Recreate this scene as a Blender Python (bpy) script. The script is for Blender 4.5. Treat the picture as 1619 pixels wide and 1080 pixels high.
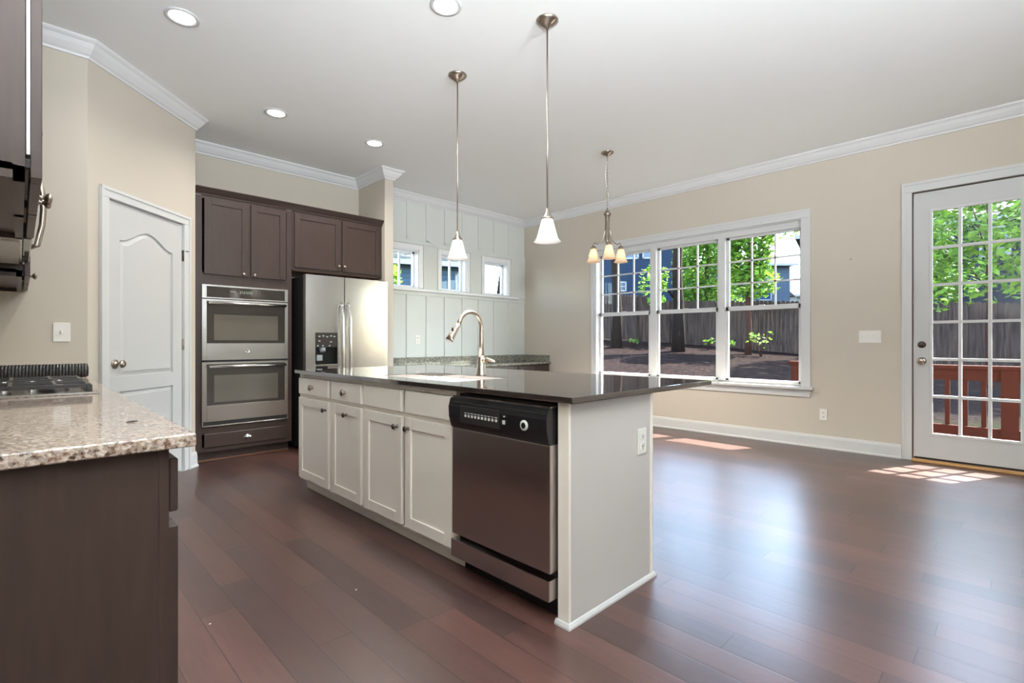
import bpy, bmesh, math, random
from mathutils import Vector, Matrix

for o in list(bpy.data.objects):
    bpy.data.objects.remove(o, do_unlink=True)
scn = bpy.context.scene
COL = scn.collection
PI = math.pi
R = math.radians

# ------------------------------------------------------------------ camera
cam_d = bpy.data.cameras.new('camera'); cam = bpy.data.objects.new('camera', cam_d); COL.objects.link(cam)
cam.location = (0, 0, 1.09); cam.rotation_euler = (R(90), 0, R(-44.577))
cam_d.sensor_width = 36; cam_d.lens = 791 / 1619 * 36; cam_d.shift_y = 0.0004
cam_d.clip_start = 0.05; cam_d.clip_end = 500
scn.camera = cam

# ------------------------------------------------------------------ world, sun, exposure
vs = scn.view_settings
vs.view_transform = 'Standard'; vs.look = 'None'; vs.gamma = 1.0; vs.use_curve_mapping = False
vs.exposure = 0.18
world = bpy.data.worlds.new('sky'); scn.world = world; world.use_nodes = True
nt = world.node_tree; nt.nodes.clear()
wo = nt.nodes.new('ShaderNodeOutputWorld'); wb = nt.nodes.new('ShaderNodeBackground')
sk = nt.nodes.new('ShaderNodeTexSky'); sk.sky_type = 'NISHITA'; sk.sun_disc = False
sk.sun_elevation = R(52); sk.sun_rotation = R(115); sk.air_density = 1.2; sk.dust_density = 1.5; sk.ozone_density = 1.0
nt.links.new(sk.outputs[0], wb.inputs[0]); wb.inputs[1].default_value = 2.2
nt.links.new(wb.outputs[0], wo.inputs[0])

def lamp(name, kind, loc, energy, color=(1, 1, 1), rot=(0, 0, 0), **kw):
    d = bpy.data.lights.new(name, kind); d.energy = energy; d.color = color
    for k, v in kw.items(): setattr(d, k, v)
    o = bpy.data.objects.new(name, d); o.location = loc; o.rotation_euler = rot; COL.objects.link(o)
    return o
# sun: light travels towards (-0.9, +0.42) and down at 52 degrees
sd = Vector((-0.906 * math.cos(R(52)), 0.423 * math.cos(R(52)), -math.sin(R(52))))
sun = lamp('sun', 'SUN', (20, -8, 25), 52.0, (1.0, 0.95, 0.87), angle=R(0.6))
sun.rotation_euler = sd.to_track_quat('-Z', 'Y').to_euler()
# two added fill lights behind the camera: one bounced off the ceiling, one aimed high into the room
lamp('bounce_fill', 'AREA', (0.1, -0.4, 1.5), 245, (0.84, 0.93, 1.0), (R(180), 0, 0), shape='DISK', size=0.8)
fl = lamp('room_fill', 'SPOT', (0.8, -2.6, 1.9), 900, (0.84, 0.93, 1.0), spot_size=R(96), spot_blend=0.9, shadow_soft_size=0.35)
fl.rotation_euler = Vector((0.38, 0.86, 0.46)).to_track_quat('-Z', 'Y').to_euler()

# ------------------------------------------------------------------ materials
MATS = {}
def nodes_of(m):
    m.use_nodes = True; n = m.node_tree; n.nodes.clear()
    out = n.nodes.new('ShaderNodeOutputMaterial'); b = n.nodes.new('ShaderNodeBsdfPrincipled')
    n.links.new(b.outputs[0], out.inputs[0]); return n, b, out
def srgb(r, g, b):
    f = lambda c: (c / 255 / 12.92) if c / 255 <= 0.04045 else ((c / 255 + 0.055) / 1.055) ** 2.4
    return (f(r), f(g), f(b), 1)
def mixc(n, fac, a, b):
    x = n.nodes.new('ShaderNodeMix'); x.data_type = 'RGBA'
    for s, v in ((0, fac), (6, a), (7, b)):
        if hasattr(v, 'is_output'): n.links.new(v, x.inputs[s])
        else: x.inputs[s].default_value = v
    return x.outputs[2]
def coords(n, scale=(1, 1, 1)):
    t = n.nodes.new('ShaderNodeTexCoord'); mp = n.nodes.new('ShaderNodeMapping'); mp.inputs[3].default_value = scale
    n.links.new(t.outputs['Object'], mp.inputs[0]); return mp.outputs[0]
def noise(n, vec, scale, detail=3, rough=0.5):
    t = n.nodes.new('ShaderNodeTexNoise'); t.inputs['Scale'].default_value = scale; t.inputs['Detail'].default_value = detail
    t.inputs['Roughness'].default_value = rough; n.links.new(vec, t.inputs['Vector']); return t
def ramp(n, fac, stops):
    r = n.nodes.new('ShaderNodeValToRGB'); n.links.new(fac, r.inputs[0]); e = r.color_ramp.elements
    while len(e) < len(stops): e.new(0.5)
    for el, (p, c) in zip(e, stops): el.position = p; el.color = c
    return r.outputs[0]
def bump(n, b, h, strength, dist=0.01):
    x = n.nodes.new('ShaderNodeBump'); x.inputs['Strength'].default_value = strength; x.inputs['Distance'].default_value = dist
    n.links.new(h, x.inputs['Height']); n.links.new(x.outputs[0], b.inputs['Normal'])
def mathn(n, op, a, b=0.0):
    x = n.nodes.new('ShaderNodeMath'); x.operation = op
    for i, v in ((0, a), (1, b)):
        if hasattr(v, 'is_output'): n.links.new(v, x.inputs[i])
        else: x.inputs[i].default_value = v
    return x.outputs[0]

def mat(name, c, rough=0.5, metal=0.0, vary=0.05, nscale=6, stretch=(1, 1, 1), bmp=0.0, bscale=80, ior=1.5, coat=0.0, emit=None, spec=None):
    m = bpy.data.materials.new(name); n, b, out = nodes_of(m)
    v = coords(n, stretch); t = noise(n, v, nscale)
    d = tuple(max(0, x * (1 - vary)) for x in c[:3]) + (1,); l = tuple(min(1, x * (1 + vary)) for x in c[:3]) + (1,)
    n.links.new(mixc(n, t.outputs[0], d, l), b.inputs['Base Color'])
    b.inputs['Roughness'].default_value = rough; b.inputs['Metallic'].default_value = metal; b.inputs['IOR'].default_value = ior
    b.inputs['Coat Weight'].default_value = coat
    if spec is not None: b.inputs['Specular IOR Level'].default_value = spec
    if bmp: bump(n, b, noise(n, v, bscale, 2).outputs[0], bmp)
    if emit: b.inputs['Emission Color'].default_value = emit[0]; b.inputs['Emission Strength'].default_value = emit[1]
    MATS[name] = m; return m

WALL = mat('beige_wall_paint', srgb(199, 190, 176), 0.75, bmp=0.03, bscale=180, vary=0.015)
BATTEN = mat('sage_grey_panel_paint', srgb(214, 217, 211), 0.6, vary=0.015)
CEIL = mat('ceiling_paint', srgb(240, 240, 238), 0.85, vary=0.01)
TRIM = mat('white_trim_paint', srgb(208, 208, 207), 0.4, vary=0.01)
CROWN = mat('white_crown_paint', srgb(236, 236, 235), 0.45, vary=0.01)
CROWN1 = mat('soft_white_crown_paint', srgb(219, 219, 219), 0.45, vary=0.01)
DOORW = mat('white_door_paint', srgb(199, 199, 198), 0.42, vary=0.01)
ENDP = mat('shade_greyed_cream_paint', srgb(196, 191, 187), 0.5, vary=0.01)  # cream paint greyed so the island's end face reads as less lit
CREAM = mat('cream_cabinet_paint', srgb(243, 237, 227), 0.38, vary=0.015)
ESP = mat('espresso_stained_wood', srgb(64, 51, 46), 0.36, vary=0.22, nscale=9, stretch=(6, 6, 0.7), spec=0.4)
ESPIN = mat('cabinet_underside_wood', srgb(112, 76, 56), 0.5, vary=0.2, nscale=8, stretch=(5, 1, 1))
NICKEL = mat('brushed_nickel', (0.42, 0.36, 0.30, 1), 0.30, 1.0, vary=0.05)
BRONZE = mat('dark_knob_metal', (0.12, 0.10, 0.09, 1), 0.3, 1.0)
BLACKP = mat('black_plastic', (0.012, 0.012, 0.013, 1), 0.22, vary=0.1)
BLACKM = mat('matte_black', (0.01, 0.009, 0.009, 1), 0.6, vary=0.1)
GLASSB = mat('black_oven_glass', (0.045, 0.038, 0.034, 1), 0.06, vary=0.05, ior=1.75)
GLASSW = mat('oven_window_glass', (0.13, 0.115, 0.095, 1), 0.08, vary=0.15, nscale=3, ior=1.75)
WPLAST = mat('white_plastic', srgb(236, 233, 226), 0.35, vary=0.01)
CHROME = mat('chrome', (0.8, 0.8, 0.8, 1), 0.08, 1.0, vary=0.01)
IRON = mat('cast_iron', (0.03, 0.029, 0.028, 1), 0.28, vary=0.2, bmp=0.1, spec=0.8)
PALE = mat('pale_print', srgb(205, 205, 200), 0.5)
TAN = mat('oak_threshold', srgb(196, 150, 96), 0.45, vary=0.15, stretch=(8, 1, 8))
GASKET = mat('dark_gasket', srgb(92, 80, 72), 0.6)

def steel(name, c, rough, stretch):
    m = bpy.data.materials.new(name); n, b, out = nodes_of(m)
    v = coords(n, stretch); t = noise(n, v, 30, 4, 0.6)
    n.links.new(mixc(n, t.outputs[0], tuple(x * 0.93 for x in c[:3]) + (1,), c), b.inputs['Base Color'])
    b.inputs['Metallic'].default_value = 1.0
    n.links.new(mathn(n, 'MULTIPLY_ADD', t.outputs[0], 0.10), b.inputs['Roughness'])
    n.nodes[-1].inputs[2].default_value = rough - 0.05
    b.inputs['Anisotropic'].default_value = 0.6
    bump(n, b, t.outputs[0], 0.02, 0.004)
    w = noise(n, coords(n, (1, 1, 0.15)), 2.2, 1)
    return m
STEEL = steel('stainless_steel', (0.62, 0.60, 0.58, 1), 0.24, (0.4, 0.4, 8))
STEELV = steel('stainless_steel_vertical_grain', (0.66, 0.64, 0.62, 1), 0.22, (8, 8, 0.3))
SINKS = steel('sink_steel', (0.26, 0.23, 0.20, 1), 0.40, (1, 1, 1))
STEELD = steel('stainless_steel_dishwasher', (0.62, 0.58, 0.57, 1), 0.24, (8, 8, 0.3))

def granite_light():
    m = bpy.data.materials.new('speckled_granite'); n, b, out = nodes_of(m); v = coords(n)
    a = noise(n, v, 95, 4, 0.65); c1 = ramp(n, a.outputs[0], [(0.34, srgb(52, 44, 40)), (0.43, srgb(140, 108, 92)), (0.5, srgb(196, 176, 160)), (0.62, srgb(226, 216, 204))])
    vo = n.nodes.new('ShaderNodeTexVoronoi'); vo.inputs['Scale'].default_value = 150; n.links.new(v, vo.inputs['Vector'])
    c2 = ramp(n, vo.outputs['Color'], [(0.25, srgb(60, 50, 46)), (0.45, srgb(150, 122, 106)), (0.8, srgb(214, 202, 190))])
    g = noise(n, v, 14, 2); f = ramp(n, g.outputs[0], [(0.35, (0.3, 0.3, 0.3, 1)), (0.65, (0.65, 0.65, 0.65, 1))])
    n.links.new(mixc(n, f, c1, c2), b.inputs['Base Color'])
    b.inputs['Roughness'].default_value = 0.06; b.inputs['IOR'].default_value = 1.95
    return m
def granite_dark():
    m = bpy.data.materials.new('dark_granite'); n, b, out = nodes_of(m); v = coords(n)
    a = noise(n, v, 90, 4, 0.7); c1 = ramp(n, a.outputs[0], [(0.4, srgb(34, 29, 28)), (0.6, srgb(62, 54, 51)), (0.75, srgb(112, 100, 94))])
    n.links.new(c1, b.inputs['Base Color']); b.inputs['Roughness'].default_value = 0.04; b.inputs['IOR'].default_value = 3.0
    return m
def granite_grey():
    m = bpy.data.materials.new('grey_green_granite'); n, b, out = nodes_of(m); v = coords(n)
    a = noise(n, v, 60, 4, 0.7); c1 = ramp(n, a.outputs[0], [(0.36, srgb(70, 70, 64)), (0.5, srgb(128, 126, 116)), (0.66, srgb(172, 168, 156))])
    n.links.new(c1, b.inputs['Base Color']); b.inputs['Roughness'].default_value = 0.12
    return m
GRANL, GRAND, GRANG = granite_light(), granite_dark(), granite_grey()

def plank_floor():
    m = bpy.data.materials.new('dark_hardwood_planks'); n, b, out = nodes_of(m)
    t = n.nodes.new('ShaderNodeTexCoord'); s = n.nodes.new('ShaderNodeSeparateXYZ'); n.links.new(t.outputs['Object'], s.inputs[0])
    W, L = 0.127, 1.15
    rx = mathn(n, 'DIVIDE', s.outputs[0], W); row = mathn(n, 'FLOOR', rx); fx = mathn(n, 'SUBTRACT', rx, row)
    wn = n.nodes.new('ShaderNodeTexWhiteNoise'); wn.noise_dimensions = '1D'; n.links.new(row, wn.inputs['W'])
    ry = mathn(n, 'ADD', mathn(n, 'DIVIDE', s.outputs[1], L), mathn(n, 'MULTIPLY', wn.outputs[0], 7.0))
    col = mathn(n, 'FLOOR', ry); fy = mathn(n, 'SUBTRACT', ry, col)
    cx = n.nodes.new('ShaderNodeCombineXYZ'); n.links.new(row, cx.inputs[0]); n.links.new(col, cx.inputs[1])
    w2 = n.nodes.new('ShaderNodeTexWhiteNoise'); w2.noise_dimensions = '2D'; n.links.new(cx.outputs[0], w2.inputs['Vector'])
    base = ramp(n, w2.outputs[0], [(0.0, srgb(66, 48, 45)), (0.45, srgb(79, 55, 50)), (0.8, srgb(90, 62, 55)), (1.0, srgb(71, 52, 49))])
    mp = n.nodes.new('ShaderNodeMapping'); mp.inputs[3].default_value = (14, 1.6, 1); n.links.new(t.outputs['Object'], mp.inputs[0])
    ofs = n.nodes.new('ShaderNodeVectorMath'); ofs.operation = 'ADD'; n.links.new(mp.outputs[0], ofs.inputs[0]); n.links.new(w2.outputs[1], ofs.inputs[1])
    gr = noise(n, ofs.outputs[0], 3.0, 5, 0.6)
    g2 = ramp(n, gr.outputs[0], [(0.3, (0.86, 0.85, 0.85, 1)), (0.7, (1.12, 1.1, 1.09, 1))])
    mx = n.nodes.new('ShaderNodeMix'); mx.data_type = 'RGBA'; mx.blend_type = 'MULTIPLY'; mx.inputs[0].default_value = 1
    n.links.new(base, mx.inputs[6]); n.links.new(g2, mx.inputs[7])
    dx = mathn(n, 'MINIMUM', fx, mathn(n, 'SUBTRACT', 1.0, fx)); dy = mathn(n, 'MINIMUM', fy, mathn(n, 'SUBTRACT', 1.0, fy))
    gx = mathn(n, 'LESS_THAN', dx, 0.010); gy = mathn(n, 'LESS_THAN', dy, 0.0016); gap = mathn(n, 'MAXIMUM', gx, gy)
    n.links.new(mixc(n, gap, mx.outputs[2], srgb(36, 22, 20)), b.inputs['Base Color'])
    sm = noise(n, t.outputs['Object'], 2.2, 3)
    rr = n.nodes.new('ShaderNodeMapRange'); n.links.new(sm.outputs[0], rr.inputs[0]); rr.inputs[3].default_value = 0.282; rr.inputs[4].default_value = 0.33
    n.links.new(rr.outputs[0], b.inputs['Roughness'])
    b.inputs['IOR'].default_value = 1.72
    sx = n.nodes.new('ShaderNodeMapRange'); n.links.new(dx, sx.inputs[0]); sx.inputs[2].default_value = 0.05
    hh = mathn(n, 'SUBTRACT', mathn(n, 'MULTIPLY', sx.outputs[0], 0.6), mathn(n, 'MULTIPLY', gap, 0.5))
    bump(n, b, hh, 0.10, 0.003)
    return m
FLOOR = plank_floor()

def thin_glass():
    m = bpy.data.materials.new('window_glass'); m.use_nodes = True; n = m.node_tree; n.nodes.clear()
    out = n.nodes.new('ShaderNodeOutputMaterial'); tr = n.nodes.new('ShaderNodeBsdfTransparent'); gl = n.nodes.new('ShaderNodeBsdfGlossy')
    tr.inputs[0].default_value = (0.97, 0.985, 0.98, 1); gl.inputs['Roughness'].default_value = 0.0
    lw = n.nodes.new('ShaderNodeLayerWeight'); lw.inputs[0].default_value = 0.5     # Schlick reflectance, the same from both sides
    sch = mathn(n, 'MULTIPLY_ADD', mathn(n, 'POWER', lw.outputs['Facing'], 5.0), 0.97); n.nodes[-2].inputs[2].default_value = 0.0
    for nd in n.nodes:
        if nd.type == 'MATH' and nd.operation == 'MULTIPLY_ADD': nd.inputs[2].default_value = 0.012
    mx = n.nodes.new('ShaderNodeMixShader'); n.links.new(sch, mx.inputs[0]); n.links.new(tr.outputs[0], mx.inputs[1]); n.links.new(gl.outputs[0], mx.inputs[2])
    n.links.new(mx.outputs[0], out.inputs[0]); return m
GLASS = thin_glass()

def frosted(name, col, strength):
    m = bpy.data.materials.new(name); m.use_nodes = True; n = m.node_tree; n.nodes.clear()
    out = n.nodes.new('ShaderNodeOutputMaterial'); tl = n.nodes.new('ShaderNodeBsdfTranslucent'); df = n.nodes.new('ShaderNodeBsdfPrincipled')
    v = coords(n); t = noise(n, v, 25, 3)
    n.links.new(mixc(n, t.outputs[0], tuple(x * 0.94 for x in col[:3]) + (1,), col), df.inputs['Base Color']); tl.inputs[0].default_value = col
    df.inputs['Roughness'].default_value = 0.25; df.inputs['Emission Color'].default_value = col; df.inputs['Emission Strength'].default_value = strength
    mx = n.nodes.new('ShaderNodeMixShader'); mx.inputs[0].default_value = 0.5
    n.links.new(df.outputs[0], mx.inputs[1]); n.links.new(tl.outputs[0], mx.inputs[2]); n.links.new(mx.outputs[0], out.inputs[0]); return m
SHADE = frosted('frosted_white_glass', (0.93, 0.92, 0.90, 1), 0.10)
AMBER = frosted('warm_alabaster_glass', (0.95, 0.80, 0.62, 1), 0.18)
def emis(name, c, s):
    m = bpy.data.materials.new(name); n, b, out = nodes_of(m); v = coords(n); t = noise(n, v, 8, 1)
    n.links.new(mixc(n, t.outputs[0], tuple(x * 0.97 for x in c[:3]) + (1,), c), b.inputs['Emission Color'])
    b.inputs['Base Color'].default_value = c; b.inputs['Emission Strength'].default_value = s; return m
LENS = emis('lit_lamp_lens', (1.0, 0.95, 0.86, 1), 6.0)
BULB = emis('lit_bulb', (1.0, 0.95, 0.88, 1), 13.0)
BULBW = emis('lit_warm_bulb', (1.0, 0.84, 0.62, 1), 11.0)

def siding(name, c, pitch=0.18):
    m = bpy.data.materials.new(name); n, b, out = nodes_of(m)
    t = n.nodes.new('ShaderNodeTexCoord'); s = n.nodes.new('ShaderNodeSeparateXYZ'); n.links.new(t.outputs['Object'], s.inputs[0])
    f = mathn(n, 'FRACT', mathn(n, 'DIVIDE', s.outputs[2], pitch))
    ln = mathn(n, 'LESS_THAN', f, 0.14); nz = noise(n, t.outputs['Object'], 3)
    base = mixc(n, nz.outputs[0], tuple(x * 0.88 for x in c[:3]) + (1,), c)
    n.links.new(mixc(n, ln, base, tuple(x * 0.6 for x in c[:3]) + (1,)), b.inputs['Base Color'])
    bump(n, b, f, 0.6, 0.03); b.inputs['Roughness'].default_value = 0.8; b.inputs['Specular IOR Level'].default_value = 0.1; return m
SIDEBLUE = siding('blue_lap_siding', srgb(36, 50, 69))
SIDENAVY = siding('navy_lap_siding', srgb(26, 34, 47))
SIDEPALE = siding('pale_blue_siding', srgb(74, 87, 100))
SIDEGREY = siding('grey_blue_siding', srgb(60, 79, 95))
ROOFG = mat('grey_shingles', srgb(72, 71, 71), 0.9, vary=0.25, nscale=14, bmp=0.3, bscale=20, spec=0.1)
ROOFB = mat('brown_grey_shingles', srgb(62, 64, 58), 0.9, vary=0.25, nscale=14, bmp=0.3, bscale=20, spec=0.1)
OUTW = mat('exterior_white_trim', srgb(129, 131, 132), 0.6)
PANE_D = mat('dark_house_window', srgb(44, 62, 90), 0.08, vary=0.3, nscale=1.5)
STAINRED = mat('red_stained_deck_wood', srgb(54, 25, 19), 0.8, spec=0.08, vary=0.25, nscale=8, stretch=(5, 5, 1))
DECKW = mat('deck_boards', srgb(66, 46, 36), 0.8, vary=0.2, stretch=(9, 1, 1), spec=0.1)
BARK = mat('tree_bark', srgb(34, 26, 22), 0.95, vary=0.45, nscale=10, stretch=(3, 3, 0.7), bmp=0.6, bscale=14, spec=0.1)
BARKR = mat('reddish_bark', srgb(58, 37, 30), 0.95, vary=0.4, nscale=10, stretch=(3, 3, 0.7), bmp=0.6, bscale=14, spec=0.1)
def fence_mat():
    m = bpy.data.materials.new('weathered_fence_wood'); n, b, out = nodes_of(m); v = coords(n, (6, 6, 0.6))
    t = noise(n, v, 2.5, 4, 0.6); n.links.new(ramp(n, t.outputs[0], [(0.3, srgb(39, 30, 27)), (0.55, srgb(64, 52, 46)), (0.8, srgb(88, 72, 63))]), b.inputs['Base Color'])
    b.inputs['Roughness'].default_value = 0.9; b.inputs['Specular IOR Level'].default_value = 0.1; return m
FENCE = fence_mat()
def leaf_mat(name, dark, light):
    m = bpy.data.materials.new(name); m.use_nodes = True; n = m.node_tree; n.nodes.clear()
    out = n.nodes.new('ShaderNodeOutputMaterial'); d = n.nodes.new('ShaderNodeBsdfPrincipled'); tl = n.nodes.new('ShaderNodeBsdfTranslucent')
    t = noise(n, coords(n), 3.5, 3); c = mixc(n, ramp(n, t.outputs[0], [(0.35, (0, 0, 0, 1)), (0.65, (1, 1, 1, 1))]), dark, light)
    n.links.new(c, d.inputs['Base Color']); n.links.new(c, tl.inputs[0]); d.inputs['Roughness'].default_value = 0.6; d.inputs['Specular IOR Level'].default_value = 0.2
    mx = n.nodes.new('ShaderNodeMixShader'); mx.inputs[0].default_value = 0.45
    n.links.new(d.outputs[0], mx.inputs[1]); n.links.new(tl.outputs[0], mx.inputs[2]); n.links.new(mx.outputs[0], out.inputs[0]); return m
LEAF = leaf_mat('bright_spring_leaves', srgb(53, 92, 31), srgb(129, 164, 57))
LEAFD = leaf_mat('deep_green_leaves', srgb(37, 72, 29), srgb(98, 138, 52))
def yard_mat():
    m = bpy.data.materials.new('pine_straw_and_grass'); n, b, out = nodes_of(m)
    t = n.nodes.new('ShaderNodeTexCoord'); o = t.outputs['Object']
    a = noise(n, o, 9, 6, 0.8); straw = ramp(n, a.outputs[0], [(0.36, srgb(8, 5, 5)), (0.5, srgb(20, 13, 12)), (0.64, srgb(48, 34, 30))])
    g = noise(n, o, 22, 4, 0.7); grass = ramp(n, g.outputs[0], [(0.3, srgb(15, 18, 7)), (0.6, srgb(29, 32, 15)), (0.75, srgb(40, 40, 23))])
    s = n.nodes.new('ShaderNodeSeparateXYZ'); n.links.new(o, s.inputs[0])
    p = noise(n, o, 0.55, 3, 0.6)
    gm = mathn(n, 'SUBTRACT', mathn(n, 'ADD', mathn(n, 'MULTIPLY', p.outputs[0], 6.0), 7.0), s.outputs[0])
    gm = mathn(n, 'ADD', gm, mathn(n, 'MULTIPLY', mathn(n, 'MAXIMUM', mathn(n, 'SUBTRACT', s.outputs[1], 6.5), 0.0), 0.8))
    fac = n.nodes.new('ShaderNodeMapRange'); n.links.new(gm, fac.inputs[0]); fac.inputs[1].default_value = -0.6; fac.inputs[2].default_value = 0.8
    n.links.new(mixc(n, fac.outputs[0], straw, grass), b.inputs['Base Color']); b.inputs['Roughness'].default_value = 1.0; b.inputs['Specular IOR Level'].default_value = 0.05
    bump(n, b, a.outputs[0], 0.9, 0.08); return m
YARD = yard_mat()

# ------------------------------------------------------------------ mesh helpers
class B:
    def __init__(s): s.m = bmesh.new()
    def box(s, x0, x1, y0, y1, z0, z1, bev=0.0, seg=1, M=None):
        if x1 < x0: x0, x1 = x1, x0
        if y1 < y0: y0, y1 = y1, y0
        if z1 < z0: z0, z1 = z1, z0
        r = bmesh.ops.create_cube(s.m, size=1.0); vs = r['verts']
        for v in vs: v.co = Vector((x0 + (v.co.x + .5) * (x1 - x0), y0 + (v.co.y + .5) * (y1 - y0), z0 + (v.co.z + .5) * (z1 - z0)))
        if M is not None: bmesh.ops.transform(s.m, matrix=M, verts=vs)
        if bev: bmesh.ops.bevel(s.m, geom=list({e for v in vs for e in v.link_edges}), offset=bev, segments=seg, profile=0.7, affect='EDGES')
        return s
    def lathe(s, prof, M=None, seg=24, cap=True):
        rings = []
        for r, z in prof:
            rings.append([s.m.verts.new(Vector((max(r, 1e-4) * math.cos(2 * PI * i / seg), max(r, 1e-4) * math.sin(2 * PI * i / seg), z))) for i in range(seg)])
        for a, b in zip(rings, rings[1:]):
            for i in range(seg):
                f = s.m.faces.new((a[i], a[(i + 1) % seg], b[(i + 1) % seg], b[i])); f.smooth = True
        if cap:
            s.m.faces.new(list(reversed(rings[0]))); s.m.faces.new(rings[-1])
        if M is not None: bmesh.ops.transform(s.m, matrix=M, verts=[v for r in rings for v in r])
        return s
    def tube(s, pts, r, seg=12, cap=True):
        pts = [Vector(p) for p in pts]; rad = r if isinstance(r, (list, tuple)) else [r] * len(pts)
        d0 = (pts[1] - pts[0]).normalized(); ref = Vector((0, 0, 1)) if abs(d0.z) < .9 else Vector((1, 0, 0)); u = d0.cross(ref).normalized()
        rings = []
        for i, p in enumerate(pts):
            t = (pts[min(i + 1, len(pts) - 1)] - pts[max(i - 1, 0)]).normalized()
            u = (u - t * u.dot(t)).normalized(); w = t.cross(u)
            rings.append([s.m.verts.new(p + (u * math.cos(2 * PI * k / seg) + w * math.sin(2 * PI * k / seg)) * rad[i]) for k in range(seg)])
        for a, b in zip(rings, rings[1:]):
            for k in range(seg):
                f = s.m.faces.new((a[k], a[(k + 1) % seg], b[(k + 1) % seg], b[k])); f.smooth = True
        if cap: s.m.faces.new(list(reversed(rings[0]))); s.m.faces.new(rings[-1])
        return s
    def prism(s, poly, a0, a1, f, smooth=False):
        """poly: 2-D outline; f(p, q, a) -> 3-D point; extruded from a0 to a1"""
        A = [s.m.verts.new(Vector(f(p, q, a0))) for p, q in poly]; Bv = [s.m.verts.new(Vector(f(p, q, a1))) for p, q in poly]
        n = len(poly)
        for i in range(n):
            fc = s.m.faces.new((A[i], A[(i + 1) % n], Bv[(i + 1) % n], Bv[i])); fc.smooth = smooth
        s.m.faces.new(list(reversed(A))); s.m.faces.new(Bv); return s
    def sweep(s, path, prof, closed=False):
        """path: list of (x, y); prof: list of (d, z), d measured to the right of travel"""
        n = len(path); rows = []
        for i in range(n):
            p = Vector(path[i]); a = Vector(path[i - 1]) if i > 0 else None; c = Vector(path[i + 1]) if i < n - 1 else None
            def nrm(u, v):
                d = (v - u).normalized(); return Vector((d.y, -d.x))
            if a is None: m = nrm(p, c)
            elif c is None: m = nrm(a, p)
            else:
                n1, n2 = nrm(a, p), nrm(p, c); m = (n1 + n2); m = m / max(0.2, m.dot(n1))
            rows.append([s.m.verts.new((p.x + m.x * d, p.y + m.y * d, z)) for d, z in prof])
        k = len(prof)
        for a, c in zip(rows, rows[1:]):
            for i in range(k): s.m.faces.new((a[i], a[(i + 1) % k], c[(i + 1) % k], c[i]))
        s.m.faces.new(list(reversed(rows[0]))); s.m.faces.new(rows[-1]); return s
    def sphere(s, c, r, sc=(1, 1, 1), seg=16):
        M = Matrix.Translation(c) @ Matrix.Diagonal((*sc, 1)); q = bmesh.ops.create_uvsphere(s.m, u_segments=seg, v_segments=seg // 2, radius=r, matrix=M)
        for v in q['verts']:
            for f in v.link_faces: f.smooth = True
        return s

class Face:
    """a vertical front: u along it, w depth behind it (negative = proud), z up"""
    def __init__(s, facing, front): s.f, s.p = facing, front
    def pt(s, u, w, z):
        return {'-x': (s.p + w, u, z), '+x': (s.p - w, u, z), '-y': (u, s.p + w, z), '+y': (u, s.p - w, z)}[s.f]
    def box(s, b, u0, u1, w0, w1, z0, z1, bev=0.0, seg=1):
        a, c = s.pt(u0, w0, z0), s.pt(u1, w1, z1); b.box(a[0], c[0], a[1], c[1], a[2], c[2], bev, seg)
    def M(s, u, w, z):
        """local +Z points out of the front"""
        n = {'-x': Vector((-1, 0, 0)), '+x': Vector((1, 0, 0)), '-y': Vector((0, -1, 0)), '+y': Vector((0, 1, 0))}[s.f]
        return Matrix.Translation(s.pt(u, w, z)) @ n.to_track_quat('Z', 'Y').to_matrix().to_4x4()

RM = {}
def root(name, label, cat, loc=(0, 0, 0), rz=0.0, group=None, kind=None):
    o = bpy.data.objects.new(name, None); COL.objects.link(o); o.empty_display_size = 0.05
    o.location = loc; o.rotation_euler = (0, 0, rz)
    RM[o.name] = Matrix.Translation(loc) @ Matrix.Rotation(rz, 4, 'Z')
    tag(o, label, cat, group, kind); return o
def tag(o, label=None, cat=None, group=None, kind=None):
    if label: o['label'] = label
    if cat: o['category'] = cat
    if group: o['group'] = group
    if kind: o['kind'] = kind
    return o
def part(name, b, m, parent=None, label=None, local=False, smooth=False):
    bmesh.ops.recalc_face_normals(b.m, faces=b.m.faces)
    me = bpy.data.meshes.new(name); b.m.to_mesh(me); b.m.free()
    if parent is not None:
        r = RM[parent.name]
        if not local: me.transform(r.inverted())
    me.materials.append(m)
    if smooth:
        for p in me.polygons: p.use_smooth = True
    o = bpy.data.objects.new(name, me); COL.objects.link(o)
    if parent is not None: o.parent = parent; RM[o.name] = r
    else:
        RM[o.name] = Matrix.Identity(4)
    if label: o['label'] = label
    return o
def rebase(o, loc):
    """put the origin of a top-level mesh at loc"""
    o.data.transform(Matrix.Translation(-Vector(loc))); o.location = loc; RM[o.name] = Matrix.Translation(loc); return o
def solo(name, b, m, label, cat, loc=None, group=None, kind=None):
    o = part(name, b, m); tag(o, label, cat, group, kind)
    if loc: rebase(o, loc)
    return o
def struct(name, b, m, label=None):
    o = part(name, b, m); o['kind'] = 'structure'
    if label: o['label'] = label
    return o
def copy_tree(o, parent=None):
    c = o.copy(); COL.objects.link(c)
    if parent: c.parent = parent
    for ch in [k for k in bpy.data.objects if k.parent == o]: copy_tree(ch, c)
    return c
def bx(*a, **k): return B().box(*a, **k)

def wall_cells(b, mk, a0, a1, z0, z1, holes):
    br = sorted({a0, a1, *[h[0] for h in holes], *[h[1] for h in holes]})
    for p, q in zip(br, br[1:]):
        hs = sorted([(h[2], h[3]) for h in holes if h[0] <= p + 1e-6 and h[1] >= q - 1e-6]); z = z0
        for lo, hi in hs:
            if lo > z + 1e-6: mk(p, q, z, lo)
            z = hi
        if z < z1 - 1e-6: mk(p, q, z, z1)

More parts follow.
